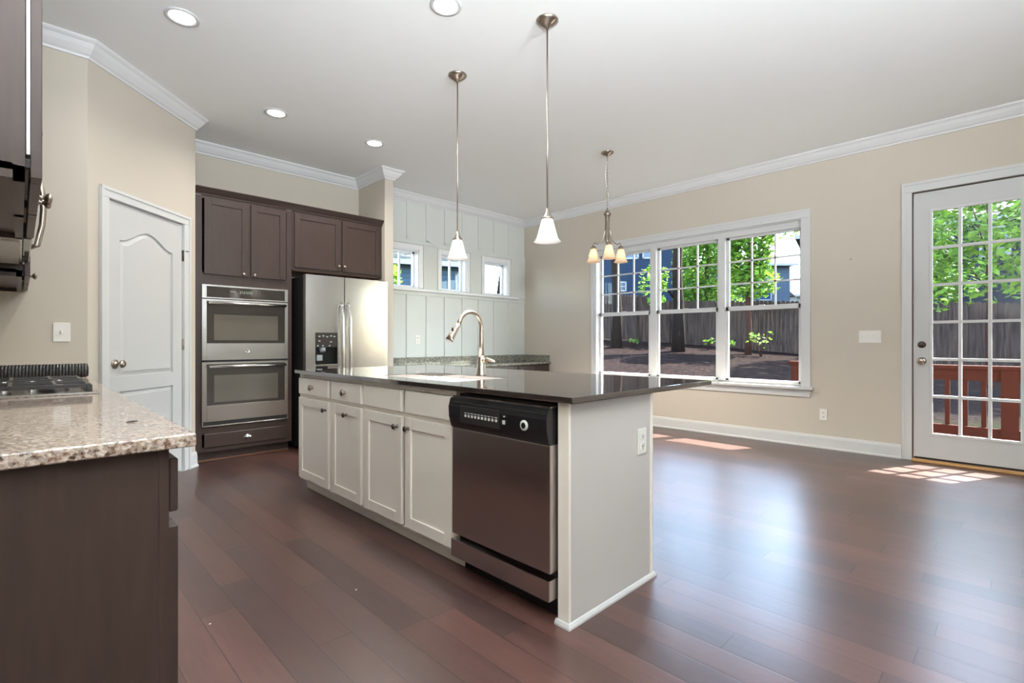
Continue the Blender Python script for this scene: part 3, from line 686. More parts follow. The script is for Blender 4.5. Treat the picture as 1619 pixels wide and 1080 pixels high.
# switches
t = root('light_switch', 'single white toggle switch on the beige wall above the cooktop counter', 'switch', (0.193, YE, 1.15)); f = Face('-y', YE)
b = B(); f.box(b, 0.193 - 0.042, 0.193 + 0.042, -0.007, 0, 1.09, 1.212, 0.003); part('cover_plate', b, WPLAST, t)
b = B(); f.box(b, 0.188, 0.198, -0.02, -0.006, 1.142, 1.164, 0.002); part('toggle', b, WPLAST, t)
t = root('light_switch', 'wide white multi-gang switch plate beside the patio door', 'switch', (XR, 1.017, 1.14)); f = Face('-x', XR)
b = B(); f.box(b, 0.926, 1.108, -0.007, 0, 1.08, 1.20, 0.003); part('cover_plate', b, WPLAST, t)
for k in range(4):
    u = 1.017 + (k - 1.5) * 0.041; b = B()
    if k == 0: f.box(b, u - 0.016, u + 0.016, -0.010, -0.006, 1.108, 1.172, 0.002)
    else: f.box(b, u - 0.005, u + 0.005, -0.018, -0.006, 1.136, 1.156, 0.002)
    part('toggle', b, WPLAST, t)
solo('wall_anchor', B().lathe([(0.006, 0), (0.005, 0.004), (0.001, 0.005)], Face('-x', XR).M(1.176, 0, 1.909), 10), GASKET, 'tiny bare screw anchor in the beige wall between window and patio door', 'anchor', (XR, 1.176, 1.909))

# ------------------------------------------------------------------ tall oven cabinet, over-fridge cabinet, crown
fA = Face('-y', 5.12); fB = Face('-y', 5.10)
t = root('oven_cabinet', 'tall espresso cabinet housing the double oven', 'cabinet', (1.53, 5.4, 0))
b = B(); X0, X1 = 1.108, 1.945
b.box(X0, X0 + 0.02, 5.121, YB - 0.01, 0.1, 2.40); b.box(X1 - 0.02, X1, 5.121, YB - 0.01, 0.1, 2.40); b.box(X0, X1, YB - 0.03, YB - 0.01, 0.1, 2.40)
for z in (0.1, 0.305, 1.63, 2.38): b.box(X0, X1, 5.121, YB - 0.01, z, z + 0.02)
part('carcass', b, ESP, t)
b = B()
fA.box(b, X0, 1.162, 0, 0.02, 0.1, 2.40); fA.box(b, 1.896, X1, 0, 0.02, 0.1, 2.40)
for z0, z1 in ((2.375, 2.405), (1.60, 1.715), (0.262, 0.336), (0.1, 0.145)): fA.box(b, 1.162, 1.896, 0.0002, 0.02, z0, z1)
fA.box(b, 1.545, 1.562, 0.0004, 0.02, 1.7, 2.40)
part('face_frame', b, ESP, t)
part('toe_kick', bx(X0, 1.94, 5.20, 5.22, 0.0, 0.1), ESP, t); part('toe_moulding', bx(X0, 1.94, 5.19, 5.20, 0.0, 0.018, 0.003), ESPIN, t)
for (p, q), k in zip(((1.176, 1.543), (1.563, 1.884)), (1.497, 1.592)):
    d = part('door', shaker(fB, p, q, 1.700, 2.385), ESP, t); knob(fB, k, 1.722, d)
b = B(); fB.box(b, 1.176, 1.889, 0, 0.02, 0.140, 0.263, 0.004); d = part('drawer_front', b, ESP, t); cup_pull(fB, 1.533, 0.206, d, 0.036, CHROME)

t = root('fridge_cabinet', 'espresso two-door cabinet above the refrigerator', 'cabinet', (2.45, 5.4, 1.815))
part('carcass', bx(1.947, 2.951, 5.121, YB - 0.01, 1.815, 2.40), ESP, t)
part('bottom_panel', bx(1.96, 2.94, 5.13, YB - 0.02, 1.808, 1.8148), ESPIN, t, 'warm brown underside')
b = B(); fA.box(b, 1.947, 2.951, 0, 0.018, 1.815, 2.405); part('face_frame', b, ESP, t)
for (p, q), k in zip(((1.968, 2.452), (2.472, 2.925)), (2.425, 2.488)):
    d = part('door', shaker(fB, p, q, 1.842, 2.388), ESP, t); knob(fB, k, 1.895, d)
CC = [(0, 2.405), (0.008, 2.405), (0.012, 2.418), (0.030, 2.436), (0.048, 2.458), (0.055, 2.462), (0.055, 2.470), (0, 2.470)]
solo('cabinet_crown', B().sweep([(1.108, 5.12), (2.951, 5.12), (2.951, 5.30)], [(d, z) for d, z in CC]), ESP, 'dark espresso crown moulding along the tops of the tall cabinets', 'moulding', (2.0, 5.12, 2.405))

# wall oven
t = root('wall_oven', 'stainless double wall oven built into the tall dark cabinet', 'oven', (1.529, 5.3, 0.33))
fO = Face('-y', 5.095)
part('body', bx(1.170, 1.888, 5.118, 5.62, 0.338, 1.598), BLACKM, t)
b = B(); z0, z1 = 1.482, 1.607
fO.box(b, 1.156, 1.195, 0, 0.023, z0, z1, 0.002); fO.box(b, 1.871, 1.902, 0, 0.023, z0, z1, 0.002); fO.box(b, 1.195, 1.871, 0, 0.023, z1 - 0.018, z1, 0.002); fO.box(b, 1.195, 1.871, 0, 0.023, z0, z0 + 0.012, 0.002)
cpn = part('control_panel', b, STEEL, t)
b = B(); fO.box(b, 1.195, 1.871, 0.003, 0.02, z0 + 0.012, z1 - 0.018); cg = part('panel_glass', b, GLASSB, cpn)
DIMD = mat('dim_display', srgb(120, 128, 118), 0.4)
for k in range(4): b = B(); fO.box(b, 1.385 + k * 0.012, 1.393 + k * 0.012, 0.002, 0.004, 1.545, 1.562); part('clock_digit', b, DIMD, cg)
for k in range(7): b = B(); fO.box(b, 1.465 + k * 0.016, 1.474 + k * 0.016, 0.002, 0.004, 1.535 + 0.006 * (k % 2), 1.562); part('display_mark', b, DIMD, cg)
def oven_door(z0, z1, g0, g1, hz, emblem):
    b = B(); fO.box(b, 1.156, 1.195, 0, 0.023, z0, z1, 0.002); fO.box(b, 1.871, 1.902, 0, 0.023, z0, z1, 0.002); fO.box(b, 1.195, 1.871, 0, 0.023, g1, z1, 0.001); fO.box(b, 1.195, 1.871, 0.0, 0.023, z0, g0, 0.001)
    d = part('oven_door', b, STEEL, t)
    b = B(); fO.box(b, 1.195, 1.871, 0.002, 0.018, g0, g1); gl = part('door_glass', b, GLASSB, d, 'black glass')
    b = B(); fO.box(b, 1.252, 1.806, 0.0005, 0.003, g0 + 0.026, g0 + 0.262 if emblem else g0 + 0.272, 0.002); part('viewing_window', b, GLASSW, d)
    b = B(); x0, x1 = 1.203, 1.866
    b.tube([(x0, 5.095 - 0.045, hz), (x1, 5.095 - 0.045, hz)], 0.0135, 14)
    for x in (x0 + 0.02, x1 - 0.02): b.box(x - 0.012, x + 0.012, 5.095 - 0.045, 5.097, hz - 0.010, hz + 0.010, 0.003)
    part('handle', b, CHROME if False else STEEL, d)
    if emblem: part('emblem', B().lathe([(0.020, 0), (0.020, 0.003), (0.017, 0.004), (0.015, 0.003), (0.001, 0.0035)], fO.M(1.530, 0, 1.004), 20), CHROME, d, 'round logo disc')
    return d
oven_door(0.925, 1.476, 1.078, 1.458, 1.442, True)
oven_door(0.372, 0.908, 0.517, 0.888, 0.868, False)
b = B(); fO.box(b, 1.156, 1.902, 0.012, 0.022, 0.336, 0.372); part('vent', b, BLACKM, t, 'black vent slot')
b = B(); fO.box(b, 1.156, 1.902, 0, 0.02, 0.328, 0.3365, 0.001); fO.box(b, 1.156, 1.165, 0, 0.02, 0.3365, 0.372); fO.box(b, 1.893, 1.902, 0, 0.02, 0.3365, 0.372)
part('lower_trim', b, STEEL, t)

# refrigerator
t = root('refrigerator', 'stainless side-by-side refrigerator with black sides and an ice dispenser', 'refrigerator', (2.45, 5.3, 0))
FX0, FXM, FX1 = 2.000, 2.392, 2.902
part('cabinet_body', bx(FX0 + 0.002, FX1 - 0.002, 4.975, 5.64, 0.03, 1.745, 0.004), BLACKM, t)
part('grille', bx(FX0 + 0.01, FX1 - 0.01, 4.99, 5.05, 0.0, 0.03), BLACKM, t)
part('hinge_cover', bx(FX0 + 0.02, FX0 + 0.10, 4.93, 5.03, 1.745, 1.762, 0.004), BLACKM, t); part('hinge_cover', bx(FX1 - 0.10, FX1 - 0.02, 4.93, 5.03, 1.745, 1.762, 0.004), BLACKM, t)
def curved_door(x0, x1, hole=None):
    """gently bowed front; hole = (u0,u1,z0,z1) leaves a real opening"""
    b = B(); yb_, cx = 4.968, 0.5 * (FX0 + FX1); bow = lambda x: 4.888 + 0.018 * ((x - cx) / 0.45) ** 2
    xs = sorted({x0 + (x1 - x0) * i / 10 for i in range(11)} | ({hole[0], hole[1]} if hole else set())); zs = [0.055, 1.755]
    if hole: zs = [0.055, hole[2], hole[3], 1.755]
    for xa_, xb_ in zip(xs, xs[1:]):
        for za, zb in zip(zs, zs[1:]):
            if hole and xa_ >= hole[0] - 1e-6 and xb_ <= hole[1] + 1e-6 and za >= hole[2] - 1e-6 and zb <= hole[3] + 1e-6: continue
            b.prism([(xa_, bow(xa_)), (xb_, bow(xb_)), (xb_, yb_), (xa_, yb_)], za, zb, lambda p, q, a: (p, q, a))
    bmesh.ops.remove_doubles(b.m, verts=b.m.verts, dist=1e-5)
    fs = [f_ for f_ in b.m.faces]; seen = {}
    for f_ in fs: seen.setdefault(tuple(sorted(v.index for v in f_.verts)), []).append(f_)
    return b
H = (2.092, 2.318, 0.865, 1.183)
dl = part('door', curved_door(FX0, FXM - 0.004, H), STEELV, t); dr_ = part('door', curved_door(FXM + 0.004, FX1), STEELV, t)
part('door_gasket', bx(FX0 + 0.01, FX1 - 0.01, 4.966, 4.976, 0.06, 1.74), BLACKM, t)
dp = part('ice_dispenser', B().box(2.092, 2.318, 4.945, 4.955, 0.865, 1.183).box(2.092, 2.096, 4.90, 4.95, 0.865, 1.183).box(2.314, 2.318, 4.90, 4.95, 0.865, 1.183).box(2.092, 2.318, 4.897, 4.95, 0.850, 0.868, 0.002), BLACKP, dl, 'black ice and water dispenser recess')
part('dispenser_panel', bx(2.096, 2.314, 4.893, 4.94, 1.035, 1.181, 0.003), GLASSB, dl, 'glossy dispenser control panel')
DPRINT = mat('dispenser_print', srgb(150, 165, 165), 0.4)
for x, z in ((2.13, 1.145), (2.17, 1.150), (2.21, 1.142), (2.25, 1.15), (2.285, 1.145), (2.13, 1.10), (2.25, 1.09)): part('dispenser_button', bx(x - 0.010, x + 0.010, 4.8915, 4.893, z - 0.006, z + 0.006), DPRINT, dl)
for x in (2.115, 2.165, 2.235): part('dispenser_button', bx(x - 0.008, x + 0.008, 4.8915, 4.893, 1.045, 1.058), DPRINT, dl)
part('dispenser_chute', B().tube([(2.175, 4.93, 1.03), (2.175, 4.915, 0.99)], [0.035, 0.026], 14).box(2.11, 2.17, 4.905, 4.93, 0.90, 0.96, 0.006), mat('grey_translucent_plastic', srgb(150, 156, 160), 0.2), dl, 'pale plastic paddle')
part('drip_tray', B().box(2.092, 2.318, 4.880, 4.90, 0.846, 0.864, 0.003), CHROME, dl); part('tray_grille', bx(2.098, 2.312, 4.893, 4.90, 0.795, 0.845), BLACKP, dl)
for x, d in ((2.352, dl), (2.432, dr_)):
    pz = [(x, 4.892, 0.50), (x, 4.850, 0.53), (x, 4.835, 0.70), (x, 4.832, 1.0), (x, 4.835, 1.30), (x, 4.850, 1.455), (x, 4.892, 1.485)]
    part('handle', B().tube(pz, [0.012, 0.014, 0.0145, 0.0145, 0.0145, 0.014, 0.012], 14), STEEL, d)

# ------------------------------------------------------------------ left counter run
fL = Face('+x', 0.238); fLd = Face('+x', 0.257)
GB = 0.855
def base_unit(label, ya, yb, split, end=False):
    t = root('base_cabinet', label, 'cabinet', (-0.04, (ya + yb) / 2, 0), group='espresso base cabinets under the granite counter')
    part('carcass', bx(XL + 0.004, 0.219, ya + 0.001, yb - 0.001, 0.1, GB - 0.001), ESP, t)
    b = B(); b.box(0.2195, 0.238, ya + 0.001, ya + 0.026, 0.1, GB - 0.001); b.box(0.2195, 0.238, yb - 0.026, yb - 0.001, 0.1, GB - 0.001); b.box(0.2195, 0.2378, ya + 0.026, yb - 0.026, 0.83, GB - 0.001); b.box(0.2195, 0.2378, ya + 0.026, yb - 0.026, 0.675, 0.71); b.box(0.2195, 0.2378, ya + 0.026, yb - 0.026, 0.1, 0.125)
    part('face_frame', b, ESP, t)
    part('toe_kick', bx(XL + 0.01, 0.165, ya + 0.001, yb - 0.001, 0, 0.1), ESP, t)
    n = split
    for k in range(n):
        p = ya + 0.004 + (yb - ya - 0.008) * k / n + 0.004; q = ya + 0.004 + (yb - ya - 0.008) * (k + 1) / n - 0.004
        d = part('door', shaker(fLd, p, q, 0.115, 0.675), ESP, t); knob(fLd, q - 0.035 if k % 2 == 0 else p + 0.035, 0.63, d)
        b = B(); fLd.box(b, p, q, 0, 0.018, 0.708, 0.828, 0.003); d = part('drawer_front', b, ESP, t); knob(fLd, (p + q) / 2, 0.768, d)
    return t
base_unit('espresso base cabinet at the near end of the left counter, plain side panel showing', 1.33, 1.90, 1, True)
base_unit('espresso base cabinet under the left counter between the near end and the cooktop', 1.90, 2.47, 1)
base_unit('espresso base cabinet directly under the cooktop', 2.47, 3.30, 2)
base_unit('espresso base cabinet in the far corner of the left counter by the pantry wall', 3.30, YE - 0.005, 2)
solo('granite_countertop', bx(XL + 0.003, 0.285, 1.30, YE - 0.002, GB, CT, 0.008, 3), GRANL, 'speckled brown and cream granite countertop on the left', 'countertop', (-0.03, 2.8, GB))
# cooktop
t = root('gas_cooktop', 'stainless gas cooktop with black grates set in the granite', 'cooktop', (-0.03, 2.93, CT))
cx0, cx1, cy0, cy1 = -0.29, 0.229, 2.56, 3.30
part('tray', B().box(cx0, cx1, cy0, cy1, CT, CT + 0.006, 0.002).box(cx0 + 0.012, cx1 - 0.012, cy0 + 0.012, cy1 - 0.012, CT + 0.006, CT + 0.009), STEEL, t)
BP = [(-0.15, 2.73), (0.10, 2.73), (-0.15, 3.12), (0.10, 3.12)]
for x, y in BP: part('burner', B().lathe([(0.048, 0), (0.046, 0.012), (0.034, 0.014), (0.036, 0.020), (0.030, 0.026), (0.001, 0.027)], Matrix.Translation((x, y, CT + 0.009))), IRON, t)
for ga, gb in ((2.59, 2.85), (3.00, 3.26)):
    b = B(); zt = CT + 0.040; s = 0.006
    for x in (cx0 + 0.03, cx1 - 0.03): b.box(x - s, x + s, ga, gb, zt - 0.014, zt, 0.002)
    for y in (ga, gb): b.box(cx0 + 0.03, cx1 - 0.03, y - s, y + s, zt - 0.014, zt, 0.002)
    b.box(cx0 + 0.03, cx1 - 0.03, (ga + gb) / 2 - s, (ga + gb) / 2 + s, zt - 0.012, zt + 0.002, 0.002)
    for x in (-0.15, -0.025, 0.10): b.box(x - s, x + s, ga, gb, zt - 0.012, zt + 0.002, 0.002)
    for x in (cx0 + 0.03, cx1 - 0.03):
        for y in (ga, gb): b.box(x - 0.009, x + 0.009, y - 0.009, y + 0.009, CT + 0.008, zt - 0.004, 0.002)
    part('grate', b, IRON, t)
for k in range(5): part('control_knob', B().lathe([(0.020, 0), (0.020, 0.008), (0.016, 0.012), (0.015, 0.030), (0.001, 0.031)], Matrix.Translation((-0.22 + k * 0.085, 2.925, CT + 0.009)), 18), CHROME, t)
# ridged roll behind the cooktop
t = root('rolled_mat', 'dark ridged rubber mat rolled up on the counter behind the cooktop', 'mat', (0.0, 3.74, CT))
b = B(); rr = 0.041; nseg = 44
for i in range(nseg):
    x0 = -0.31 + 0.585 * i / nseg; b.tube([(x0, 3.74, CT + 0.043), (x0 + 0.0025, 3.74, CT + 0.043), (x0 + 0.0105, 3.74, CT + 0.043), (x0 + 0.013, 3.74, CT + 0.043)], [rr - 0.004, rr, rr, rr - 0.004], 14)
    if i % 2 == 0: b.box(x0 + 0.004, x0 + 0.010, 3.74 - rr - 0.002, 3.74 - rr + 0.004, CT + 0.055, CT + 0.066)
part('roll', b, IRON, t)
sp = [(0.279, 3.74 + (0.004 + 0.0026 * a) * math.cos(a), CT + 0.043 + (0.004 + 0.0026 * a) * math.sin(a)) for a in [k * 0.35 for k in range(40)]]
part('rolled_edge', B().tube(sp, 0.0035, 6), IRON, t)
solo('black_strip', B().tube([(0.193, 1.583, CT + 0.0022), (0.205, 1.586, CT + 0.0026), (0.217, 1.589, CT + 0.0022)], [0.0012, 0.0022, 0.0012], 8), BLACKM, 'tiny black sliver lying on the granite countertop near its front corner', 'scrap', (0.205, 1.586, CT))

for nm_, x_, y_ in (('tiny white paint fleck on the floor in the middle of the aisle', 1.055, 2.046), ('tiny white paint fleck on the floor nearest the left counter', 0.525, 2.194)):
    solo('paint_fleck', B().sphere((x_, y_, 0.0015), 0.005, (1, 0.7, 0.3), 8), WPLAST, nm_, 'speck', (x_, y_, 0))

# wall cabinets and microwave
UX = 0.010
def wall_unit(label, ya, yb, z0, z1, doors):
    t = root('wall_cabinet', label, 'cabinet', (-0.16, (ya + yb) / 2, z0), group='espresso wall cabinets over the left counter')
    b = B(); b.box(XL + 0.003, UX - 0.02, ya, ya + 0.018, z0, z1); b.box(XL + 0.003, UX - 0.02, yb - 0.018, yb, z0, z1); b.box(XL + 0.003, UX - 0.02, ya, yb, z1 - 0.02, z1); b.box(XL + 0.003, UX - 0.02, ya, yb, z0 + 0.018, z0 + 0.034); b.box(XL + 0.003, XL + 0.02, ya, yb, z0, z1)
    part('carcass', b, ESP, t)
    b = B(); fU = Face('+x', UX); fU.box(b, ya, ya + 0.03, 0, 0.02, z0, z1); fU.box(b, yb - 0.03, yb, 0, 0.02, z0, z1); fU.box(b, ya, yb, 0.0003, 0.02, z0, z0 + 0.03); fU.box(b, ya, yb, 0.0003, 0.02, z1 - 0.03, z1); fU.box(b, (ya + yb) / 2 - 0.02, (ya + yb) / 2 + 0.02, 0.0003, 0.02, z0, z1)
    part('face_frame', b, ESP, t)
    fV = Face('+x', UX + 0.028); n = doors
    for k in range(n):
        p = ya + (yb - ya) * k / n + 0.006; q = ya + (yb - ya) * (k + 1) / n - 0.006
        d = part('door', shaker(fV, p, q, z0 + 0.008, z1 - 0.01), ESP, t); knob(fV, q - 0.03 if k % 2 == 0 else p + 0.03, z0 + 0.055, d)
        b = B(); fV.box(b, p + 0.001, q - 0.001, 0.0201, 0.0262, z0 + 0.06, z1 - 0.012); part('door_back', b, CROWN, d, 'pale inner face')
        b = B(); fV.box(b, p, p + 0.02, 0.0201, 0.0275, z0 + 0.03, z0 + 0.05); part('bumper', b, BLACKM, d)
    return t
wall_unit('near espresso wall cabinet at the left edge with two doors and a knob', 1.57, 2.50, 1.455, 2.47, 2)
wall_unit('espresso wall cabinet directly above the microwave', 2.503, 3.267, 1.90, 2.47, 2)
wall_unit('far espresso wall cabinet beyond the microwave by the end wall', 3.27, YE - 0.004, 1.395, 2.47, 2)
t = root('microwave', 'stainless over-range microwave with a curved handle, hung above the cooktop', 'microwave', (-0.15, 2.885, 1.455))
part('body', bx(XL + 0.004, 0.008, 2.506, 3.264, 1.455, 1.885, 0.003), STEEL, t)
part('underside', bx(XL + 0.02, 0.0, 2.53, 3.24, 1.449, 1.455), mat('grey_enamel', srgb(176, 172, 164), 0.3), t, 'light grey underside'); part('vent_filter', bx(-0.27, -0.06, 2.58, 3.18, 1.446, 1.449), STEELD, t)
part('door', bx(0.008, 0.034, 2.506, 3.05, 1.460, 1.880, 0.004), GLASSB, t); part('control_panel', bx(0.008, 0.034, 3.053, 3.264, 1.460, 1.880, 0.004), BLACKP, t)
b = B().tube([(0.034, 3.00, 1.50), (0.056, 3.00, 1.51), (0.072, 3.00, 1.60), (0.076, 3.00, 1.67), (0.072, 3.00, 1.74), (0.056, 3.00, 1.83), (0.034, 3.00, 1.84)], 0.011, 12); part('handle', b, NICKEL, t)

# ------------------------------------------------------------------ built-in desk along the panelled wall
DZ = 0.785
t = root('desk_cabinet', 'dark low cabinet under the granite counter along the panelled wall', 'cabinet', (4.45, 5.38, 0))
part('carcass', bx(3.07, XR - 0.003, 5.13, YB - 0.015, 0.1, DZ - 0.03), ESP, t); part('toe_kick', bx(3.07, XR - 0.003, 5.20, 5.22, 0.0, 0.1), ESP, t)
fK = Face('-y', 5.11)
for k in range(4):
    p = 3.09 + k * 0.695; d = part('door', shaker(fK, p, p + 0.665, 0.12, 0.735), ESP, t); knob(fK, p + (0.62 if k % 2 == 0 else 0.045), 0.68, d)
t = root('desk_counter', 'grey granite low counter with a raised backsplash in the far corner', 'countertop', (4.45, 5.38, DZ))
part('slab', bx(3.068, XR - 0.002, 5.09, YB - 0.014, DZ - 0.03, DZ, 0.003), GRANG, t)
b = B().box(3.068, XR - 0.002, YB - 0.035, YB - 0.014, DZ, DZ + 0.10, 0.002).box(XR - 0.023, XR - 0.002, 5.12, YB - 0.035, DZ, DZ + 0.10, 0.002); part('backsplash', b, GRANG, t)

# ------------------------------------------------------------------ lights
def recessed(label, x, y, r=0.075, power=110):
    t = root('recessed_light', label, 'ceiling light', (x, y, ZC), group='recessed ceiling lights')
    part('trim_ring', B().lathe([(r + 0.018, 0.0), (r + 0.017, -0.006), (r, -0.008), (r - 0.004, -0.004), (r - 0.012, 0.0)], Matrix.Translation((x, y, ZC)), 32, cap=False), TRIM, t)
    part('lens', B().lathe([(r - 0.004, -0.003), (r - 0.02, -0.0045), (0.001, -0.005)], Matrix.Translation((x, y, ZC)), 32), LENS, t, 'glowing lens')
    l = lamp('lamp', 'SPOT', (0, 0, -0.02), power, (1.0, 0.96, 0.90), spot_size=R(150), spot_blend=0.9, shadow_soft_size=0.07); l.parent = t; return t
recessed('lit recessed ceiling light at the upper left, nearest the pantry wall corner', 0.70, 3.545, power=44)
recessed('lit recessed ceiling light in front of the tall oven cabinet', 1.567, 4.465, power=60)
recessed('lit recessed ceiling light in front of the refrigerator and partition end', 2.497, 4.465, power=65)
recessed('lit recessed ceiling light at the top edge of the picture, nearest the camera', 1.769, 2.345, power=140)

def bell(r0, r1, z0, z1, th=0.003, n=16):
    pr = []
    for i in range(n + 1):
        t = i / n; r = r0 + (r1 * 0.86 - r0) * t ** 1.1 + r1 * 0.14 * max(0, (t - 0.80) / 0.20) ** 1.8
        pr.append((r, z0 + (z1 - z0) * t))
    return pr + [(r - th, z) for r, z in reversed(pr)]
def pendant(label, x, y, power=70):
    t = root('pendant_light', label, 'pendant light', (x, y, ZC), group='pendant lights over the island')
    Mx = Matrix.Translation((x, y, 0)); zb = 1.700
    part('canopy', B().lathe([(0.068, ZC), (0.068, ZC - 0.006), (0.055, ZC - 0.018), (0.030, ZC - 0.036), (0.010, ZC - 0.050), (0.006, ZC - 0.060)], Mx, 32), NICKEL, t)
    part('rod', B().tube([(x, y, ZC - 0.05), (x, y, 1.885)], 0.0052, 10), NICKEL, t)
    part('socket_cup', B().lathe([(0.007, 1.905), (0.012, 1.895), (0.016, 1.872), (0.034, 1.850), (0.038, 1.842), (0.036, 1.836), (0.001, 1.836)], Mx, 24), NICKEL, t)
    s = part('glass_shade', B().lathe(bell(0.034, 0.084, 1.838, zb), Mx, 36, cap=False), SHADE, t, 'frosted white bell shade')
    part('bulb', B().sphere((x, y, 1.775), 0.024, (1, 1, 1.3)), BULB, t, 'glowing bulb')
    l = lamp('lamp', 'SPOT', (0, 0, 1.706 - ZC), power, (1.0, 0.96, 0.91), spot_size=R(140), spot_blend=0.6, shadow_soft_size=0.02); l.parent = t; return t
pendant('farther pendant light over the island, by the sink end, with a frosted bell shade', 2.295, 2.900)
pendant('nearer pendant light over the island, with the larger looking frosted bell shade', 2.293, 2.021)

t = root('chandelier', 'three-light brushed nickel chandelier with amber glass shades on a chain', 'chandelier', (4.335, 2.994, ZC))
x, y = 4.335, 2.994; Mx = Matrix.Translation((x, y, 0))
part('canopy', B().lathe([(0.065, ZC), (0.064, ZC - 0.008), (0.045, ZC - 0.020), (0.018, ZC - 0.034), (0.006, ZC - 0.050)], Mx, 28), NICKEL, t)
b = B(); zt, k = ZC - 0.05, 0
while zt > 2.47:
    c = Vector((x, y, zt - 0.019)); pts = []
    for i in range(13):
        a = 2 * PI * i / 12; o_ = Vector((0.008 * math.cos(a), 0, 0.019 * math.sin(a))); pts.append(c + (o_ if k % 2 == 0 else Vector((0, o_.x, o_.z))))
    b.tube(pts, 0.0022, 6); zt -= 0.031; k += 1
part('chain', b, NICKEL, t)
part('cord', B().tube([(x, y, ZC - 0.05), (x - 0.02, y + 0.012, 2.80), (x + 0.015, y, 2.62), (x, y, 2.42)], 0.003, 8), WPLAST, t, 'pale cord threaded along the chain')
part('column', B().lathe([(0.006, 2.475), (0.010, 2.455), (0.032, 2.425), (0.040, 2.412), (0.036, 2.400), (0.026, 2.390), (0.024, 2.20), (0.030, 2.170), (0.020, 2.13), (0.010, 2.04), (0.014, 2.02), (0.012, 1.985), (0.002, 1.975)], Mx, 24), NICKEL, t)
rtv = Vector((math.cos(R(44.577)), -math.sin(R(44.577)), 0)); fwv = Vector((math.sin(R(44.577)), math.cos(R(44.577)), 0))
arms = []
for lat, dep, zs in ((-0.135, 0.06, 2.045), (-0.015, -0.165, 2.085), (0.155, 0.07, 2.06)):
    arms.append((Vector((x, y, 0)) + rtv * lat + fwv * dep, zs))
for a_, zs in arms:
    zs = 2.055
    dv = (a_ - Vector((x, y, 0))); P = lambda s, z: Vector((x, y, 0)) + dv * s + Vector((0, 0, z))
    ar = part('arm', B().tube([P(0.1, 2.40), P(0.16, 2.25), P(0.35, 2.14), P(0.7, 2.105), P(0.95, 2.125), P(1.0, 2.11), P(1.0, 2.085)], 0.0055, 8), NICKEL, t)
    Ma = Matrix.Translation((a_.x, a_.y, 0))
    part('socket_cup', B().lathe([(0.010, 2.10), (0.022, 2.088), (0.032, 2.066), (0.032, 2.060), (0.001, 2.060)], Ma, 20), NICKEL, ar)
    part('glass_shade', B().lathe(bell(0.030, 0.074, 2.064, 1.925), Ma, 30, cap=False), AMBER, ar, 'warm amber bell shade')
    part('bulb', B().sphere((a_.x, a_.y, 2.00), 0.020, (1, 1, 1.3)), BULBW, ar)
    l = lamp('lamp', 'SPOT', (a_.x - x, a_.y - y, 1.931 - ZC), 38, (1.0, 0.90, 0.74), spot_size=R(140), spot_blend=0.6, shadow_soft_size=0.02); l.parent = t

# ------------------------------------------------------------------ outdoors
random.seed(7)
def gz(x, y):
    zf = max(0.1, 0.2 + (min(y, 16) + 0.1) * 0.08); k = max(0.0, min(1.0, (x - 7.2) / 12.5)); k = k * k * (3 - 2 * k) * 0.35 + k * 0.65
    return -0.25 + (zf + 0.25) * k
b = B(); nx, ny = 70, 60; V = []
for i in range(nx + 1):
    xx = XR + T + 0.02 + 60 * (i / nx) ** 1.6; V.append([b.m.verts.new((xx, yy, gz(xx, yy) + 0.03 * math.sin(xx * 1.7 + yy * 2.3) * math.sin(yy * 1.1))) for yy in [-22 + 62 * j / ny for j in range(ny + 1)]])
for i in range(nx):
    for j in range(ny): fc = b.m.faces.new((V[i][j], V[i + 1][j], V[i + 1][j + 1], V[i][j + 1])); fc.smooth = True
struct('yard_ground', b, YARD, 'sloping yard of pine straw and thin grass')
struct('side_lawn', bx(-20, XR + T + 0.02, YB + T, 45, -0.35, -0.3), YARD)
struct('roof_eave', bx(XR + T, XR + 1.52, -6, 6.6, 3.22, 3.40), OUTW, 'deep roof eave over the deck')

# deck and railing
t = root('deck', 'red stained wooden deck outside the patio door', 'deck', (6.6, 0.0, -0.1))
b = B()
for k in range(8): b.box(6.05 + k * 0.15, 6.19 + k * 0.15, -4.2, 2.1, -0.09, -0.055)
part('boards', b, DECKW, t); part('skirt', bx(6.1, 7.24, -4.2, 2.1, -0.4, -0.095), STAINRED, t)
RX = 7.2
t = root('deck_railing', 'red stained wood railing along the deck beyond the patio door', 'railing', (RX, 0, -0.05))
part('top_rail', bx(RX - 0.07, RX + 0.07, -4.2, 2.12, 0.80, 0.84, 0.004), STAINRED, t); part('upper_rail', bx(RX - 0.02, RX + 0.02, -4.2, 2.05, 0.68, 0.80), STAINRED, t); part('bottom_rail', bx(RX - 0.02, RX + 0.02, -4.2, 2.05, 0.08, 0.19), STAINRED, t)
for y_ in (2.02, 0.07, -1.9, -3.9): part('post', bx(RX - 0.05, RX + 0.05, y_ - 0.065, y_ + 0.065, -0.05, 0.80), STAINRED, t)
y_ = 1.86
while y_ > -4.1:
    if min(abs(y_ - q) for q in (2.02, 0.07, -1.9, -3.9)) > 0.10: part('baluster', bx(RX + 0.02, RX + 0.055, y_ - 0.02, y_ + 0.02, 0.08, 0.78), STAINRED, t)
    y_ -= 0.145

